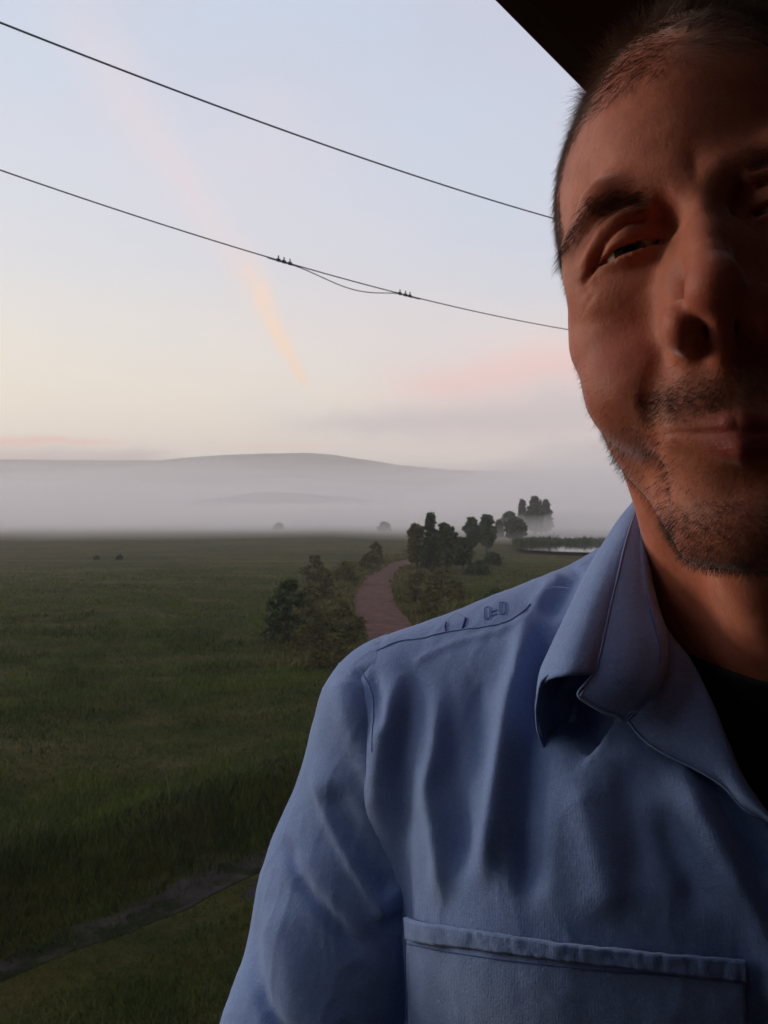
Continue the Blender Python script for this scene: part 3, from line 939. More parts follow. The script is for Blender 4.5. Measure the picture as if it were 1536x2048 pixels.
def sd_arm_l(p):
    d = cap(p, (.9, 49.4, -13.2), (-1.0, 50.0, -24), 5.15, 6.1)
    d = smin(d, cap(p, (-1.0, 50.0, -24), (-6.4, 46.0, -38), 6.1, 5.7), 3)
    return d


def sd_arm_r(p):
    return smin(cap(p, (36.3, 41, -13.6), (39, 41.5, -26), 5.6, 5.6), cap(p, (39, 41.5, -26), (40, 43, -42), 5.6, 4.8), 3)


def surface(f, xs, ys, zs, blk=5):
    """surface nets on a rectilinear grid, evaluated only near the surface"""
    nx_, ny_, nz_ = len(xs), len(ys), len(zs)
    Vv = np.full((nx_, ny_, nz_), 1e3, dtype=np.float32)
    bx, by, bz = [np.arange(0, n, blk) for n in (nx_, ny_, nz_)]
    mid = lambda a, i: .5 * (a[i] + a[np.minimum(i + blk, len(a) - 1)])
    hw = lambda a, i: .5 * (a[np.minimum(i + blk, len(a) - 1)] - a[i])
    cx, cy, cz = np.meshgrid(mid(xs, bx), mid(ys, by), mid(zs, bz), indexing='ij')
    hx, hy, hz_ = np.meshgrid(hw(xs, bx), hw(ys, by), hw(zs, bz), indexing='ij')
    dc = f(np.stack([cx, cy, cz], -1).reshape(-1, 3).astype(np.float32)).reshape(cx.shape)
    rad = np.sqrt(hx ** 2 + hy ** 2 + hz_ ** 2) * 1.35 + .4
    inside = np.repeat(np.repeat(np.repeat(dc, blk, 0), blk, 1), blk, 2)[:nx_, :ny_, :nz_]
    Vv[:] = inside
    act = np.repeat(np.repeat(np.repeat(np.abs(dc) < rad, blk, 0), blk, 1), blk, 2)[:nx_, :ny_, :nz_]
    idx = np.argwhere(act)
    P = np.stack([xs[idx[:, 0]], ys[idx[:, 1]], zs[idx[:, 2]]], -1).astype(np.float32)
    vals = np.concatenate([f(P[i:i + 120000]) for i in range(0, len(P), 120000)])
    Vv[idx[:, 0], idx[:, 1], idx[:, 2]] = vals
    s = Vv < 0
    c8 = [s[i:nx_ - 1 + i, j:ny_ - 1 + j, k:nz_ - 1 + k] for i in (0, 1) for j in (0, 1) for k in (0, 1)]
    anyc = c8[0].copy(); allc = c8[0].copy()
    for c in c8[1:]: anyc |= c; allc &= c
    mixed = anyc & ~allc; ci = np.argwhere(mixed); n = len(ci)
    index = np.full(mixed.shape, -1, dtype=np.int64); index[mixed] = np.arange(n)
    acc = np.zeros((n, 3)); cnt = np.zeros(n)
    X = (xs, ys, zs)
    corners = [(i, j, k) for i in (0, 1) for j in (0, 1) for k in (0, 1)]
    for a in corners:
        for ax in range(3):
            if a[ax]: continue
            b_ = list(a); b_[ax] = 1
            ia = ci + a; ib = ci + b_
            va = Vv[ia[:, 0], ia[:, 1], ia[:, 2]]; vb = Vv[ib[:, 0], ib[:, 1], ib[:, 2]]
            m_ = (va < 0) != (vb < 0); t = np.where(m_, va / np.where(m_, va - vb, 1), 0)
            for q in range(3):
                pa = X[q][ia[:, q]]; pb = X[q][ib[:, q]]
                acc[:, q] += np.where(m_, pa + (pb - pa) * t, 0)
            cnt += m_
    V = acc / cnt[:, None]
    F = []
    for ax in range(3):
        sl0 = [slice(None)] * 3; sl1 = [slice(None)] * 3; sl0[ax] = slice(0, -1); sl1[ax] = slice(1, None)
        e0, e1 = s[tuple(sl0)], s[tuple(sl1)]; df = np.argwhere(e0 != e1)
        o1, o2 = [(1, 2), (2, 0), (0, 1)][ax]
        ok = (df[:, o1] > 0) & (df[:, o2] > 0) & (df[:, o1] < index.shape[o1]) & (df[:, o2] < index.shape[o2]); df = df[ok]
        sg = e0[df[:, 0], df[:, 1], df[:, 2]]
        def cell(a, b_):
            d = df.copy(); d[:, o1] -= a; d[:, o2] -= b_; return index[d[:, 0], d[:, 1], d[:, 2]]
        q = np.stack([cell(1, 1), cell(0, 1), cell(0, 0), cell(1, 0)], -1)
        q[~sg] = q[~sg][:, ::-1]; F.append(q)
    F = np.vstack(F); F = F[(F >= 0).all(1)]
    return V, F


def project(p):
    return np.stack([768 + FPX * p[:, 0] / p[:, 1], 1024 - FPX * p[:, 2] / p[:, 1]], -1)


def normals(f, p, e=.05):
    p = p.astype(np.float32); g = np.zeros_like(p)
    for i in range(3):
        o = np.zeros(3, dtype=np.float32); o[i] = e; g[:, i] = f(p + o) - f(p - o)
    return g / (np.linalg.norm(g, axis=1)[:, None] + 1e-9)


def trace(f, px, py, far=70.0):
    """first hit of the ray through a pixel"""
    px = np.atleast_1d(np.asarray(px, float)); py = np.atleast_1d(np.asarray(py, float))
    d = np.stack([(px - 768) / FPX, np.ones_like(px), -(py - 1024) / FPX], -1)
    L = np.linalg.norm(d, axis=1); t = np.full(len(px), 20.0)
    for _ in range(90):
        v = f((d * t[:, None]).astype(np.float32)); t = np.minimum(t + v / L * .8, far)
    return d * t[:, None], t


def cm(V): return np.asarray(V) * .01 + np.array([0, 0, H])


person = empty('person', (.20, .46, H - 1.58))
tag(person, 'short haired man in a blue work shirt over a dark undershirt, face half in shadow', 'person')

# ---- skin ----------------------------------------------------------------
mskin, nt, b = mat('skin', srgb(190, 135, 112), .5, .24)
P = pos(nt)
lip = attr(nt, 'lips'); brd = attr(nt, 'beard'); red = attr(nt, 'flush')
c = mixc(nt, noise(nt, P, 55, 4, .6).ramp(.35, .7), srgb(180, 100, 72), srgb(196, 118, 88))
c = mixc(nt, noise(nt, P, 260, 3, .6).ramp(.5, .75) * .35, c, srgb(150, 82, 62))
c = mixc(nt, red * .75, c, srgb(170, 84, 62))
c = mixc(nt, noise(nt, P, 900, 2, .5).ramp(.62, .72) * .3, c, srgb(120, 74, 56))
c = mixc(nt, brd * (noise(nt, P, 420, 3, .7).ramp(.25, .7) * .38 + .14), c, srgb(84, 64, 54))
c = mixc(nt, lip, c, srgb(142, 66, 56))
nt.links.new(c, b.inputs['Base Color'])
b.inputs['Subsurface Weight'].default_value = .35
b.inputs['Sheen Weight'].default_value = .5; b.inputs['Sheen Roughness'].default_value = .3; b.inputs['Sheen Tint'].default_value = (1, .93, .9, 1)
b.inputs['Subsurface Radius'].default_value = (1.0, .32, .16)
b.inputs['Subsurface Scale'].default_value = .006
vor = nt.nodes.new('ShaderNodeTexVoronoi'); vor.inputs['Scale'].default_value = 900; nt.links.new(P, vor.inputs['Vector'])
hgt = noise(nt, P, 420, 5, .65) * .7 + E(vor.outputs['Distance']) * .4 + noise(nt, P, 90, 4, .6) * 1.0 + noise(nt, pos(nt, (160, 160, 700)), 1, 3, .5) * lip * 1.6
bump(nt, b, hgt, .22, .0010)
rgh = noise(nt, P, 70, 3) * .2 + .46 - lip * .12; nt.links.new(rgh.s, b.inputs['Roughness'])


def sd_body(p):
    q = to_head(p); near = np.sum((q - np.array([0, 0, -1], dtype=np.float32)) ** 2, 1) < 17.5 ** 2
    d = np.full(len(p), 6.0, dtype=np.float32)
    if near.any(): d[near] = np.minimum(sd_head(q[near]), 6.0)
    d = smin(d, sd_neck(p), 1.1)
    d = smin(d, sd_torso(p) + 3.2, 2.5)
    lowm = p[:, 2] < -8
    if lowm.any():
        a = smin(d[lowm], sd_arm_l(p[lowm]) + 1.7, 1.5); d[lowm] = smin(a, sd_arm_r(p[lowm]) + 1.7, 1.5)
    return d


HS = HEAD_RES
xs = np.arange(-12, 47, HS * 1.0); ys = np.arange(24, 64, HS)
zs = np.concatenate([np.arange(-62, -11, 1.2), np.arange(-11, 26, HS)])
V, F = surface(sd_body, xs, ys, zs)
q = to_head(V.astype(np.float32)); ax = np.abs(q[:, 0])
# masks of real skin colour
front = q[:, 1] < -6.5
mq_ = np.stack([warp_x(ax), q[:, 1], q[:, 2] + .15 * 1.05 * q[:, 0] + .36], -1)
up = cap(mq_, (0.3, -9.12, -7.2), (2.6, -8.27, -7.24), .40, .12); lo = cap(mq_, (0.0, -9.08, -7.98), (2.4, -8.25, -7.5), .56, .16)
lips = 1 - smooth01(np.minimum(up, lo), .0, .16)
bm_ = smooth01(q[:, 2], -5.0, -7.0) * (q[:, 1] < 3)
jawline = (1 - smooth01(q[:, 2], -6.4, -4.6)) * (1 - smooth01(ax, 7.4, 8)) * (1 - smooth01(q[:, 1], 1.0, 2.5))
cheekout = np.exp(-((ax - 2.9) / 1.0) ** 2) * np.exp(-((q[:, 2] + 8.6) / 1.0) ** 2)
mous = np.exp(-((q[:, 2] + 6.4 + .1 * q[:, 0]) / .7) ** 2) * (ax < 3.2) * front
chinb = (1 - smooth01(q[:, 2], -10.2, -9.0))
side_ = (1 - smooth01(q[:, 2], -5.2, -3.8)) * smooth01(ax, 3.2, 4.6)
beard = np.clip(np.maximum.reduce([mous, chinb * .95, side_ * .3, cheekout * .35, jawline * .3]), 0, 1) * (q[:, 1] < 2.5)
under = smooth01(-q[:, 2] - 12.3, -.6, .8); beard *= 1 - under * (q[:, 1] > -6)
beard *= smooth01(sd_neck(V.astype(np.float32)), .1, .9)
flush = np.clip(np.exp(-(((ax - 4.2) / 2.0) ** 2 + ((q[:, 2] + 3.8) / 1.9) ** 2)) + np.exp(-((ax / 1.5) ** 2 + ((q[:, 2] + 4.0) / 1.6) ** 2)), 0, 1) * (q[:, 1] < -3)
V += normals(sd_body, V) * (vnoise(V, .55, 3, 31) * .10 * (V[:, 2] > -10))[:, None]
body = mesh('body', cm(V), F, mskin, True, None, {'lips': lips, 'beard': beard, 'flush': flush})
keep(body, person)
HEADV, HEADF = V, F

# eyes
meye, nt, b = mat('eyeball', srgb(205, 196, 188), .12, .5)
iris_d = E.m('SQRT', attr(nt, 'iris'))
c = mixc(nt, iris_d.ramp(.62, .55), srgb(185, 165, 155), srgb(46, 44, 36)); c = mixc(nt, iris_d.ramp(.26, .22), c, (0.002, .002, .002))
nt.links.new(c, b.inputs['Base Color'])
for sx in (-1, 1):
    cen = np.array([sx * 2.73, -7.38, .36]); us = np.linspace(0, math.pi, 30); vs = np.linspace(0, 2 * math.pi, 40, endpoint=False)
    EV = []; look = np.array([.05, -.88, -.47]); look /= np.linalg.norm(look)
    for u in us:
        for v in vs: EV.append(cen + 1.07 * np.array([math.sin(u) * math.cos(v), math.sin(u) * math.sin(v), math.cos(u)]))
    EV = np.array(EV); EF = [(i * 40 + j, i * 40 + (j + 1) % 40, (i + 1) * 40 + (j + 1) % 40, (i + 1) * 40 + j) for i in range(29) for j in range(40)]
    dd = ((EV - cen) / 1.07 - look); ir = (dd ** 2).sum(1)
    keep(mesh('eye', cm(from_head(EV)), EF, meye, True, None, {'iris': ir}), person)


# ---- hair ----------------------------------------------------------------
def hair(name, roots, dirs, length, rad, material, seed, curl=.25, droop=(0, 0, -.25), seg=5, taper=.25):
    r = np.random.default_rng(seed); n = len(roots)
    L = (length * (.55 + .6 * r.random(n)) if np.isscalar(length) else length)[:, None]
    jit = r.normal(size=(n, 3)) * curl; d0 = dirs + jit * .6; d0 /= np.linalg.norm(d0, axis=1)[:, None]
    d1 = d0 + jit + np.array(droop); d1 /= np.linalg.norm(d1, axis=1)[:, None]
    t = np.linspace(0, 1, seg)[None, :, None]
    Pp = roots[:, None] + L[:, None] * (d0[:, None] * t + (d1 - d0)[:, None] * t * t * .5)
    hc = bpy.data.hair_curves.new(name); hc.add_curves([seg] * n)
    hc.points.foreach_set('position', cm(Pp.reshape(-1, 3)).astype(np.float32).ravel())
    ra = hc.attributes.get('radius') or hc.attributes.new('radius', 'FLOAT', 'POINT')
    rr = (rad * .01 * (1 - (1 - taper) * np.linspace(0, 1, seg)))[None, :] * (.7 + .5 * r.random(n))[:, None]
    ra.data.foreach_set('value', rr.astype(np.float32).ravel())
    hc.materials.append(material)
    o = bpy.data.objects.new(name, hc); COL.objects.link(o); return keep(o, person)


def hair_mat(name, c1, c2, rough=.45):
    m, nt, b = mat(name, c1, rough, .35)
    hi = nt.nodes.new('ShaderNodeHairInfo'); c = mixc(nt, E(hi.outputs['Random']), c1, c2); nt.links.new(c, b.inputs['Base Color'])
    return m


def scatter(mask_fn, n, seed, f=sd_body):
    """random points on the head surface with density mask_fn(q); returns cm points, normals, head coords"""
    r = np.random.default_rng(seed)
    A = HEADV[HEADF]; sel = (A[:, 0, 2] > -9); A = A[sel]
    ar = np.linalg.norm(np.cross(A[:, 1] - A[:, 0], A[:, 2] - A[:, 0]), axis=1)
    w = mask_fn(to_head(A.mean(1).astype(np.float32))) * ar
    k = r.choice(len(A), n, p=w / w.sum()); uv = r.random((n, 2, 1)); a = A[k]
    p = (a[:, 0] * (1 - uv[:, 0]) + a[:, 1] * uv[:, 0]) * (1 - uv[:, 1]) + (a[:, 3] * (1 - uv[:, 0]) + a[:, 2] * uv[:, 0]) * uv[:, 1]
    return p, normals(f, p), to_head(p.astype(np.float32))


def hd(v): return np.asarray(v) @ HEAD_R.T        # direction from head to world


def hairline(q):
    ax = np.abs(q[:, 0]); y = q[:, 1]; z = q[:, 2]
    wob = vnoise(q, .9, 2, 41) * .7
    top = smooth01(z + wob - (6.5 + .55 * np.exp(-((ax - 4.2) / 1.3) ** 2) * 1.2 - .02 * ax ** 2), -.5, .45)
    # side: behind the temple line, down to the sideburn
    line = -3.5 + np.clip((3.0 - z) * .52, -1.5, 2.4) + np.exp(-((z - 5.2) / 1.2) ** 2) * .5
    side = smooth01(y + wob * .6 - line, -.3, .35) * smooth01(z, -3.2, -2.2) * (ax > 4.2)
    back = smooth01(y, 3.0, 4.0) * smooth01(z, -6.5, -5)
    ear = (ax > 6.3) & (np.abs(y - 1.6) < 2.3) & (z < 1.7) & (z > -4.6)
    return np.clip(np.maximum.reduce([top, side, back]), 0, 1) * (~ear)


mhair = hair_mat('brown_hair', srgb(72, 52, 40), srgb(118, 94, 76))
p, n, q = scatter(hairline, N_HAIR, 51)
tp = smooth01(q[:, 2], 8.5, 11.5)[:, None]
r_ = np.random.default_rng(5)
cmb = hd(np.stack([vnoise(q, .8, 2, 43) * 1.2, .75 - 1.3 * tp[:, 0] + vnoise(q, .7, 2, 44) * .8, -.65 + .5 * tp[:, 0] + vnoise(q, .8, 2, 45)], -1))
cmb = cmb - n * np.sum(cmb * n, 1)[:, None]; cmb /= np.linalg.norm(cmb, axis=1)[:, None] + 1e-6
hair('hair', p, cmb + n * (.30 + .4 * tp), (.68 + 1.0 * tp[:, 0]) * (.5 + .7 * r_.random(len(p))), .0065, mhair, 52, .16, (0, 0, -.1))
# soft sparse strands along the hairline
def fringe(q):
    h = hairline(q); return (h > .02) * (h < .75) * 1.0
p, n, q = scatter(fringe, 1500, 53)
hair('hair', p, n * .45 + hd(np.array([[0, .3, -.6]])), .7, .004, mhair, 54, .35)

mstub = hair_mat('stubble_hair', srgb(34, 24, 18), srgb(76, 56, 42))
def beard_mask(q):
    ax = np.abs(q[:, 0]); y = q[:, 1]; z = q[:, 2]
    mo = 1.6 * np.exp(-((z + 6.4 + .1 * q[:, 0]) / .6) ** 2) * (ax < 3.3) * (y < -7.5) * (1 - .6 * np.exp(-(ax / .35) ** 2)) * 1.3
    go = np.exp(-((ax - 3.2) / 1.0) ** 2) * (z < -6.4) * (z > -9.8) * .4 * (y < -5)
    ch = (1 - smooth01(z, -10.6, -9.6)) * (y < -1)
    ja = (1 - smooth01(z + (ax - 5) * .25, -7.4, -5.2)) * smooth01(ax, 3.2, 4.8) * .3
    sb = smooth01(ax, 5.6, 6.4) * (1 - smooth01(z, -2, 0)) * (y > -2.5) * .6
    mq = np.stack([warp_x(ax), y, z + .157 * q[:, 0] + .36], -1)
    lipm = np.minimum(cap(mq, (0.3, -9.12, -7.2), (2.7, -8.27, -7.24), .42, .18), cap(mq, (0.0, -9.08, -8.0), (2.5, -8.25, -7.5), .56, .2))
    return np.clip(np.maximum.reduce([mo, go, ch, ja, sb]), 0, 1.6) * (lipm > .12) * (y < 2.5) * (sd_neck(from_head(q)) > .15)
p, n, q = scatter(beard_mask, N_STUB, 61)
hair('beard', p, n * .8 + hd(np.stack([-np.sign(q[:, 0]) * -.25, 0 * q[:, 0] - .1, -.75 + 0 * q[:, 0]], -1)), .38, .0062, mstub, 62, .3, (0, 0, -.1), 3, .4)
def fuzz(q):
    ax = np.abs(q[:, 0]); return smooth01(ax, 4.4, 6.0) * (q[:, 2] < -3.0) * (q[:, 2] > -11) * (q[:, 1] < 1.5) * (sd_neck(from_head(q)) > .15)
p, n, q = scatter(fuzz, 1800, 63)
hair('beard', p, n + hd(np.array([[0, 0, -.5]])), .17, .0036, mstub, 64, .3, (0, 0, -.1), 3, .4)


def brow(sx):
    def f(q):
        x = q[:, 0] * sx; z0 = 1.28 + .62 * np.clip((x - 1.0) / 2.6, 0, 1) - 1.35 * np.clip((x - 3.6) / 2.1, 0, 1.3) ** 1.4 * .62
        w = .42 - .2 * np.clip((x - 2) / 3.6, 0, 1)
        return np.exp(-((q[:, 2] - z0) / w) ** 2) * smooth01(x, 1.2, 2.0) * (1 - smooth01(x, 5.4, 6.1)) * (q[:, 1] < -4.5)
    p, n, q = scatter(f, 760, 70 + sx)
    lat = hd(np.stack([sx * (.8 + 0 * q[:, 0]), .25 + 0 * q[:, 0], .55 - .32 * np.abs(q[:, 0])], -1))
    hair('eyebrow', p, n * .35 + lat, .75, .005, mstub, 72 + sx, .16, (0, 0, -.1), 5, .2)
brow(-1); brow(1)
# lashes
for sx in (-1, 1):
    lp = catmull([(1.7, -8.35, .0), (2.4, -8.74, -.02), (3.15, -8.80, -.06), (3.9, -8.45, -.12), (4.4, -7.9, -.22)], 22) * np.array([sx * .94, 1, 1])
    dr = np.stack([sx * (lp[:, 0] * sx - 3.0) * .35, -1 + 0 * lp[:, 0], -.55 + 0 * lp[:, 0]], -1)
    hair('eyelash', from_head(lp), hd(dr), .62, .006, mstub, 80 + sx, .12, (0, 0, .3), 5, .2)

# ---- shirt ---------------------------------------------------------------
def cloth_mat(name, c1, c2, wear):
    m, nt, b = mat(name, c1, .82, .2)
    P = pos(nt)
    wv = E.m('SINE', E(nt_sep(nt, P, 0)) * 5200) * .5 + E.m('SINE', E(nt_sep(nt, P, 2)) * 5200) * .5
    c = mixc(nt, noise(nt, P, 14, 5, .6).ramp(.3, .7), c1, c2)
    c = mixc(nt, noise(nt, P, 420, 3, .7).ramp(.45, .75) * .35, c, wear)
    c = mixc(nt, noise(nt, P, 1500, 2, .8).ramp(.4, .7) * .3, c, srgb(70, 80, 112))
    nt.links.new(c, b.inputs['Base Color'])
    bump(nt, b, wv * .08 + noise(nt, P, 700, 3, .7) * .8 + noise(nt, P, 60, 4, .5) * 2.2 + noise(nt, P, 1500, 2, .8) * .6, .6, .0007)
    b.inputs['Sheen Weight'].default_value = .25; b.inputs['Sheen Roughness'].default_value = .5
    return m


def nt_sep(nt, sock, i):
    s = nt.nodes.new('ShaderNodeSeparateXYZ'); nt.links.new(sock, s.inputs[0]); return s.outputs[i]


mshirt = cloth_mat('blue_twill', srgb(117, 142, 190), srgb(131, 156, 202), srgb(158, 176, 212))
mstitch, nt, b = mat('blue_thread', srgb(88, 108, 164), .8, .2)
mtee, nt, b = mat('black_knit', srgb(46, 42, 42), .95, .1)
bump(nt, b, noise(nt, pos(nt), 500, 3), .5, .001)


def polyd(pp, line):
    """distance from projected points to a polyline and the run along it (0..1)"""
    line = np.asarray(line, float); best = np.full(len(pp), 1e9); run = np.zeros(len(pp)); side = np.zeros(len(pp))
    Ls = np.r_[0, np.cumsum(np.linalg.norm(np.diff(line, axis=0), axis=1))]
    for i in range(len(line) - 1):
        a, b_ = line[i], line[i + 1]; ab = b_ - a; t = np.clip(((pp - a) @ ab) / (ab @ ab), 0, 1)
        r = pp - a - t[:, None] * ab; d = np.hypot(r[:, 0], r[:, 1]); m_ = d < best
        best = np.where(m_, d, best); run = np.where(m_, (Ls[i] + t * np.linalg.norm(ab)) / Ls[-1], run)
        side = np.where(m_, np.sign(ab[0] * r[:, 1] - ab[1] * r[:, 0]), side)
    return best, run, side


def folds(V, N, spec):
    pp = project(V); face = np.clip(-(N * V).sum(1) / np.linalg.norm(V, axis=1) * 3 + .35, 0, 1)
    amt = np.zeros(len(V))
    for line, w, A, ends in spec:
        d, run, sd = polyd(pp, catmull(line, 6))
        wl, wr = (w, w) if np.isscalar(w) else w          # left-hand / right-hand width of the fold
        ww = np.where(sd > 0, wl, wr)
        e = smooth01(run, 0, ends[0] + 1e-3) * (1 - smooth01(run, 1 - ends[1] - 1e-3, 1)) if ends else 1
        amt += A * np.exp(-(d / ww) ** 2) * e
    return amt * face


SLEEVE_FOLDS = [
    ([(683, 1345), (700, 1430), (722, 1500), (748, 1565), (790, 1640)], (26, 40), .55, (.1, .05)),
    ([(720, 1330), (745, 1400), (765, 1500), (780, 1560)], 26, -.6, (.1, .1)),
    ([(629, 1500), (645, 1590), (678, 1668), (720, 1746), (775, 1840)], (16, 40), .55, (.25, .05)),
    ([(655, 1560), (695, 1650), (750, 1740), (790, 1790)], 26, -.55, (.2, .1)),
    ([(700, 1420), (730, 1560), (770, 1640)], 24, -.30, (.3, .1)),
    ([(560, 1665), (600, 1760), (650, 1825), (700, 1885), (770, 1930)], (13, 20), -.5, (.15, .3)),
    ([(585, 1690), (640, 1780), (700, 1840), (760, 1880)], 40, .2, (.2, .2)),
    ([(525, 1770), (506, 1860), (512, 1960), (560, 2060), (640, 2120)], (16, 20), -.60, (.25, .1)),
    ([(555, 1790), (560, 1880), (600, 2000), (680, 2080)], 42, .35, (.2, .1)),
    ([(490, 1800), (470, 1900), (455, 2048)], 30, .12, (.2, .1)),
]
TORSO_FOLDS = [
    ([(800, 1330), (782, 1420), (763, 1550), (758, 1700), (772, 1880), (785, 2100)], (30, 24), .75, (.15, .05)),
    ([(742, 1335), (760, 1400), (775, 1470)], 14, -.35, (.2, .3)),
    ([(835, 1310), (815, 1400), (800, 1520), (800, 1640), (795, 1760), (800, 1880), (808, 2080)], (16, 26), -.55, (.2, .05)),
    ([(880, 1340), (876, 1490), (860, 1573), (872, 1655), (884, 1738), (880, 1830)], (22, 18), .55, (.25, .2)),
    ([(915, 1400), (908, 1531), (922, 1655), (910, 1780)], 24, -.50, (.3, .25)),
    ([(1062, 1200), (1047, 1320), (1022, 1410), (1000, 1573), (990, 1655), (965, 1790)], (26, 22), .85, (.2, .2)),
    ([(1100, 1230), (1078, 1330), (1062, 1430), (1052, 1560), (1046, 1700), (1060, 1840)], (22, 34), -.80, (.15, .2)),
    ([(960, 1320), (950, 1480), (945, 1600)], 24, -.30, (.3, .3)),
    ([(1140, 1520), (1175, 1640), (1210, 1760), (1225, 1850)], 38, .40, (.3, .2)),
    ([(1250, 1500), (1270, 1650), (1300, 1800)], 34, -.35, (.3, .3)),
    ([(1340, 1520), (1400, 1630), (1466, 1756), (1540, 1900), (1570, 2020)], (36, 30), .80, (.2, .1)),
    ([(1400, 1500), (1470, 1620), (1560, 1760)], 30, -.55, (.2, .1)),
    ([(1310, 1600), (1360, 1720), (1420, 1850)], 30, -.40, (.3, .3)),
    ([(820, 1330), (900, 1290), (1000, 1262), (1060, 1235)], 7, .10, (.1, .1)),
    ([(1130, 1150), (1085, 1195), (1062, 1230)], 16, .3, (.2, .3)),
    ([(1165, 1135), (1120, 1190), (1090, 1250)], 20, -.35, (.1, .3)),
    ([(1110, 1385), (1150, 1420), (1215, 1465)], 50, -1.75, (.1, .1)),
]
OPENING = [(1262, 990), (1285, 1150), (1310, 1245), (1372, 1330), (1405, 1430), (1435, 1500), (1458, 1556), (1532, 1638), (1620, 1725), (1760, 1720), (1760, 1300), (1700, 1050), (1500, 950)]


def in_poly(pp, poly):
    x, y = pp[:, 0], pp[:, 1]; ins = np.zeros(len(pp), bool); n = len(poly)
    for i in range(n):
        (x0, y0), (x1, y1) = poly[i], poly[(i + 1) % n]
        if y0 == y1: continue
        c = ((y0 > y) != (y1 > y)) & (x < (x1 - x0) * (y - y0) / (y1 - y0) + x0); ins ^= c
    return ins


def disp(V, N, spec, wrinkle, seed):
    wr_ = 1 - np.abs(vnoise(V * np.array([1.2, 1, .5]) + vnoise(V, .3, 2, seed + 7)[:, None] * 3, .42, 2, seed + 3)) * 7
    return folds(V, N, spec) * (.98 if spec is TORSO_FOLDS else .85) + vnoise(V, .22, 3, seed) * wrinkle * 4 + vnoise(V * np.array([1.4, 1, .45]), .5, 3, seed + 1) * wrinkle * 2.2 + np.clip(wr_, 0, 1) ** 2 * .05


def cloth_from(name, f, xs, ys, zs, spec, cut=None, wrinkle=.05, seed=0, zmax=None):
    V, F = surface(f, xs, ys, zs); N = normals(f, V)
    amt = disp(V, N, spec, wrinkle, seed)
    V2 = V + N * amt[:, None]
    if cut is not None:
        k = cut(V, N); fm = ~k[F].any(1); F = F[fm]
    used = np.unique(F); mp_ = np.full(len(V2), -1); mp_[used] = np.arange(len(used))
    o = mesh(name, cm(V2[used]), mp_[F], mshirt, True)
    o.modifiers.new('cloth', 'SOLIDIFY').thickness = .0012; o.modifiers['cloth'].offset = -1
    return keep(o, person), V2


R1 = CLOTH_RES
shirt, SV = cloth_from('shirt', sd_torso, np.arange(-7, 47, R1), np.arange(28, 64, R1), np.arange(-62, 2, R1 * 1.3), TORSO_FOLDS,
                       lambda V, N: (in_poly(project(V), OPENING) & (N[:, 1] < .25)) | ((np.hypot(V[:, 0] - 19.6, V[:, 1] - 45.5) < 6.6) & (V[:, 2] > -9)), .05, 90)


def sleeve_cap(p): return smin(sd_arm_l(p), cap(p, (2.3, 49.0, -13.0), (2.0, 49.0, -15.0), 5.3, 5.3), 1.5)
sleeve, _ = cloth_from('sleeve', sleeve_cap, np.arange(-14, 11, R1), np.arange(30, 58, R1), np.arange(-50, -5, R1), SLEEVE_FOLDS,
                       lambda V, N: V[:, 2] < -44, .04, 95)
s2, _ = cloth_from('sleeve', sd_arm_r, np.arange(28, 48, .5), np.arange(33, 52, .5), np.arange(-50, -5, .5), [], lambda V, N: V[:, 2] < -44, .04, 97)


def sheet(name, rows, material=None, nu=10, thick=.0013, n=8, wr=.03, seed=0, parent=None):
    """cloth piece lofted through rows of (x, y, z) cm points, all rows the same length"""
    R = np.array(rows, float)                       # rows x cols x 3
    A = np.stack([catmull(R[:, j], n) for j in range(R.shape[1])], 1)
    B = np.stack([catmull(A[i], n) for i in range(A.shape[0])], 0)
    r, c = B.shape[:2]
    B = B + (vnoise(B, .6, 3, seed)[..., None] * wr * np.array([.6, -2.0, .6])) * 2
    i0 = np.arange(r - 1)[:, None] * c + np.arange(c - 1)[None, :]
    F = np.stack([i0, i0 + c, i0 + c + 1, i0 + 1], -1).reshape(-1, 4)
    o = mesh(name, cm(B.reshape(-1, 3)), F, material or mshirt, True)
    s = o.modifiers.new('cloth', 'SOLIDIFY'); s.thickness = thick; s.offset = 0
    return keep(o, parent or person)


def at(px, py, d): return ((px - 768) / FPX * d, d, -(py - 1024) / FPX * d)



# dark undershirt seen in the open neck
def sd_tee(p):
    d = smin(sd_torso(p) + 2.4, sd_neck(p) - .3, 1.2)
    return smax(d, p[:, 2] + 7.7 - .12 * (p[:, 1] - 39) - .02 * (p[:, 0] - 20) ** 2, .25)
V, F = surface(sd_tee, np.arange(3, 42, .25), np.arange(28, 62, .25), np.arange(-42, -3, .25))
tee = mesh('undershirt', cm(V), F, mtee, True); keep(tee, person)


def td(px, py, off=0.0):
    """point on the shirt front behind a pixel, lifted off it towards the phone"""
    _, t = trace(sd_torso, [px], [py]); return at(px, py, float(min(t[0], 52)) - off)


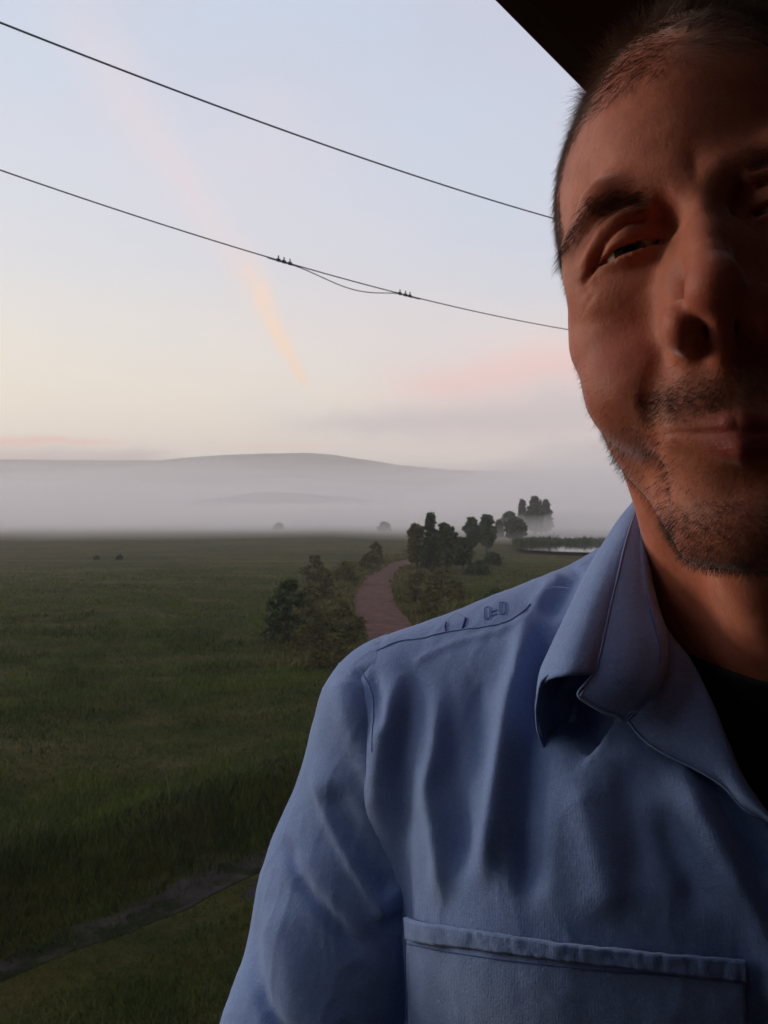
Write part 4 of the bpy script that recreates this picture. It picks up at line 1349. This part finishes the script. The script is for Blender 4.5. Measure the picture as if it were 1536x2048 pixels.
# collar: outer leaf that rolls over towards the shoulder
leaf_l = [(1268, 1004, 45.0), (1240, 1038, 43.6), (1212, 1080, 42.6), (1182, 1130, 41.6), (1152, 1190, 40.6), (1124, 1250, 39.6), (1098, 1305, 38.8), (1080, 1352, 38.2)]
leaf_s = [(1276, 1012, 43.6), (1262, 1050, 42.0), (1248, 1098, 40.8), (1236, 1150, 39.8), (1224, 1200, 39.0), (1213, 1250, 38.2), (1202, 1300, 37.4), (1191, 1343, 36.9)]
rows = []
for (xl, yl, dl), (xs_, ys_, ds) in zip(leaf_l, leaf_s):
    f_ = (yl - 1004) / 348.0
    mid = lambda u: ((xl + (xs_ - xl) * u), (yl + (ys_ - yl) * u), dl + (ds - dl) * u - math.sin(u * math.pi) * (.25 + .75 * f_))
    rows.append([at(xl + 34 + 30 * f_, yl + 10, dl + 3.2), at(xl + 12, yl + 6, dl + 1.9 + .6 * f_), at(xl, yl, dl + .5), at(*mid(.22)), at(*mid(.5)), at(*mid(.8)), at(*mid(1.0))])
# hem: lifts clear of the chest and leaves a hollow beneath
rows.append([at(1128, 1545, 40.2), at(1092, 1500, 39.6), at(1072, 1420, 38.9), at(1086, 1366, 37.9), at(1122, 1343, 37.4), at(1160, 1342, 37.1), at(1192, 1348, 36.9)])
collar = sheet('collar', rows, n=7, wr=.02, seed=3)

band_r = [(1279, 1010, 43.4), (1284, 1060, 41.8), (1290, 1110, 40.6), (1297, 1165, 39.6), (1309, 1215, 38.8), (1325, 1265, 38.0), (1327, 1318, 37.4), (1308, 1376, 36.8)]
rows = []
for (xs_, ys_, ds), (xr, yr, dr) in zip(leaf_s, band_r):
    f_ = (ys_ - 1012) / 331.0
    L = lambda u: at(xs_ + (xr - xs_) * u, ys_ + (yr - ys_) * u, ds + (dr - ds) * u - math.sin(u * math.pi) * .35 * f_ - .04)
    rows.append([L(0), L(.25), L(.5), L(.75), L(1), at(xr + 8, yr + 2, dr + .9)])
rows.append([at(1158, 1392, 36.4), at(1180, 1408, 36.3), at(1208, 1424, 36.25), at(1232, 1432, 36.3), at(1252, 1440, 36.4), at(1268, 1430, 37.2)])
band = sheet('collar_band', rows, n=7, wr=.015, seed=8)

# turned-back front edge below the collar
lo_ = [(1252, 1436), (1282, 1474), (1326, 1506), (1384, 1534), (1446, 1572), (1492, 1622), (1548, 1650), (1640, 1740), (1720, 1850)]
hi_ = [(1290, 1180), (1330, 1262), (1376, 1322), (1416, 1396), (1448, 1468), (1486, 1556), (1540, 1640), (1640, 1760), (1740, 1870)]
rows = []
for i, ((xl, yl), (xh, yh)) in enumerate(zip(lo_, hi_)):
    row = []
    for u in (0, .3, .65, 1.0):
        x_, y_ = xl + (xh - xl) * u, yl + (yh - yl) * u
        row.append(td(x_, y_, .45 + .35 * math.sin(u * math.pi) + .15 * u))
    x_, y_, z_ = row[-1]; row.append((x_ + .25, y_ + 1.0, z_ + .05)); rows.append(row)
lapel = sheet('front_facing', rows, n=6, wr=.03, seed=12)


# seams and stitches -------------------------------------------------------
def cord(name, pix, r, parent, off=.02, f=sd_torso, amt=None, material=None):
    C = catmull(pix, 8); Q = trace(f, C[:, 0], C[:, 1])[0]
    n_ = normals(f, Q); Q = Q + n_ * (off + (disp(Q, n_, TORSO_FOLDS, .05, 90)[:, None] if amt else 0))
    V = []; k = 6; d = np.gradient(Q, axis=0); d /= np.linalg.norm(d, axis=1)[:, None] + 1e-9
    for p_, q_ in zip(Q, d):
        a = np.cross(q_, (0, 1.0, .1)); a /= np.linalg.norm(a); c = np.cross(q_, a)
        for j in range(k): V.append(p_ + (a * math.cos(j * 6.283 / k) + c * math.sin(j * 6.283 / k)) * r)
    i0 = np.arange(len(Q) - 1)[:, None] * k + np.arange(k)[None, :]; i1 = np.arange(len(Q) - 1)[:, None] * k + (np.arange(k)[None, :] + 1) % k
    F = np.stack([i0, i1, i1 + k, i0 + k], -1).reshape(-1, 4)
    return keep(mesh(name, cm(V), F, material or mstitch, True), parent)


def free_cord(name, pts, r, parent, material=None):
    Q = catmull(pts, 6); V = []; k = 6; d = np.gradient(Q, axis=0); d /= np.linalg.norm(d, axis=1)[:, None] + 1e-9
    for p_, q_ in zip(Q, d):
        a = np.cross(q_, (0, 1.0, .1)); a /= np.linalg.norm(a); c = np.cross(q_, a)
        for j in range(k): V.append(p_ + (a * math.cos(j * 6.283 / k) + c * math.sin(j * 6.283 / k)) * r)
    i0 = np.arange(len(Q) - 1)[:, None] * k + np.arange(k)[None, :]; i1 = np.arange(len(Q) - 1)[:, None] * k + (np.arange(k)[None, :] + 1) % k
    return keep(mesh(name, cm(V), np.stack([i0, i1, i1 + k, i0 + k], -1).reshape(-1, 4), material or mstitch, True), parent)


free_cord('collar_piping', [at(x_ , y_, d_ - .12) for x_, y_, d_ in leaf_s], .055, collar, mshirt)
mids = [(1072, 1420, 38.8), (1080, 1372, 37.9), (1092, 1354, 37.55), (1122, 1342, 37.3), (1160, 1341, 37.0), (1190, 1346, 36.8)]
free_cord('collar_hem', [at(*m_) for m_ in mids], .07, collar, mshirt)
free_cord('collar_hem', [at(1072, 1420, 38.85), at(1076, 1462, 39.2), at(1092, 1502, 39.6), at(1112, 1530, 39.9)], .06, collar, mshirt)
free_cord('band_stitching', [at(1296, 1395, 36.55), at(1314, 1345, 36.95), at(1318, 1290, 37.4), at(1305, 1245, 38.0), at(1292, 1190, 38.8)], .03, band)
free_cord('band_hem', [at(1190, 1345, 36.8), at(1170, 1368, 36.55), at(1156, 1390, 36.3), at(1180, 1409, 36.2), at(1208, 1425, 36.15), at(1232, 1433, 36.2), at(1254, 1440, 36.3), at(1290, 1396, 36.6)], .06, band, mshirt)
free_cord('loose_thread', [at(1224, 1364, 36.0), at(1232, 1368, 35.9), at(1240, 1366, 35.9), at(1236, 1360, 35.9), at(1230, 1357, 36.0)], .025, band)
free_cord('loose_thread', [at(1252, 1436, 35.9), at(1262, 1424, 35.7), at(1280, 1424, 35.6), at(1300, 1425, 35.5)], .014, band, mshirt)
free_cord('facing_hem', [np.array(td(x_, y_, .52)) for x_, y_ in lo_[:8]], .065, lapel, mshirt)

# shoulder seam and the worn epaulette stitching above it
yoke = [(722, 1318), (760, 1300), (800, 1284), (850, 1276), (905, 1262), (960, 1256), (1010, 1247), (1040, 1232), (1062, 1212)]
cord('yoke_seam', yoke, .05, shirt, .03, amt=1, material=mshirt)
for px, py in ((975, 1228), (1006, 1219)):
    cord('bar_tack', [(px - 5, py + 12), (px - 5, py - 8), (px, py - 11), (px + 5, py - 10), (px + 5, py + 8), (px + 1, py + 12), (px - 5, py + 12)], .028, shirt, .06, amt=1)
cord('bar_tack', [(984, 1226), (996, 1222)], .03, shirt, .05, amt=1)
cord('bar_tack', [(983, 1234), (996, 1230)], .03, shirt, .05, amt=1)
cord('epaulette_loop', [(931, 1236), (927, 1250), (924, 1259)], .07, shirt, .05, amt=1)
cord('epaulette_loop', [(893, 1246), (890, 1256), (892, 1262)], .05, shirt, .05, amt=1)
mthr = mat('pale_thread', srgb(190, 198, 220), .8, .2)[0]
free_cord('loose_thread', [np.array(td(893, 1252, .2)), np.array(td(900, 1246, .5)) + [0, 0, .35], np.array(td(915, 1242, .5)) + [0, 0, .45], np.array(td(930, 1244, .3)) + [0, 0, .2]], .018, shirt, mthr)
free_cord('loose_thread', [np.array(td(1085, 1180, .5)), np.array(td(1110, 1174, .6)), np.array(td(1140, 1176, .6))], .012, shirt, mthr)


cord('armhole_seam', [(704, 1312), (722, 1340), (742, 1385), (752, 1440), (760, 1500)], .032, shirt, .02, amt=1, material=mshirt)
# armhole seam on the sleeve
def on_sleeve(pts, off): 
    Q = trace(sleeve_cap, [p_[0] for p_ in pts], [p_[1] for p_ in pts])[0]; return Q + normals(sleeve_cap, Q) * off


# breast pocket ------------------------------------------------------------
def patch(name, corners, nu, nv, off, thick, parent, seedp, gather=0.0):
    (x0, y0), (x1, y1), (x2, y2), (x3, y3) = corners        # top left, top right, bottom right, bottom left
    U_, V_ = np.meshgrid(np.linspace(0, 1, nu), np.linspace(0, 1, nv), indexing='ij')
    px = (x0 * (1 - U_) + x1 * U_) * (1 - V_) + (x3 * (1 - U_) + x2 * U_) * V_
    py = (y0 * (1 - U_) + y1 * U_) * (1 - V_) + (y3 * (1 - U_) + y2 * U_) * V_ + 10 * np.sin(U_ * math.pi) * (1 - V_)
    Q, _ = trace(sd_torso, px.ravel(), py.ravel()); N = normals(sd_torso, Q)
    o_ = off + disp(Q, N, TORSO_FOLDS, .05, 90) * .75 + vnoise(Q, .35, 3, seedp) * .3
    if gather: o_ = o_ + gather * (vnoise(np.stack([U_.ravel() * 34, V_.ravel() * 1.2, 0 * U_.ravel()], -1), 1, 2, seedp) + .3 * vnoise(np.stack([U_.ravel() * 80, V_.ravel(), 0 * U_.ravel()], -1), 1, 2, seedp))
    edge = np.minimum.reduce([U_, 1 - U_, V_]).ravel(); o_ = o_ * 1.0
    Q = Q + N * o_[:, None]
    i0 = (np.arange(nu - 1)[:, None] * nv + np.arange(nv - 1)[None, :]).ravel()
    F = np.stack([i0, i0 + 1, i0 + nv + 1, i0 + nv], -1)
    o = mesh(name, cm(Q), F, mshirt, True); m_ = o.modifiers.new('cloth', 'SOLIDIFY'); m_.thickness = thick; m_.offset = 0
    return keep(o, parent)


pocket = patch('pocket', [(822, 1836), (1480, 1915), (1500, 2350), (818, 2330)], 90, 60, .30, .002, person, 71)
patch('pocket_hem', [(818, 1832), (1483, 1912), (1485, 1952), (822, 1874)], 160, 8, .46, .0028, pocket, 72, .2)
for (pp_, r_) in (([(826, 1882), (960, 1904), (1150, 1926), (1320, 1940), (1478, 1958)], .03), ([(824, 1900), (824, 1980), (828, 2060)], .03), ([(1472, 1962), (1482, 2060)], .03)):
    cord('pocket_stitching', pp_, r_, pocket, .42, amt=None)
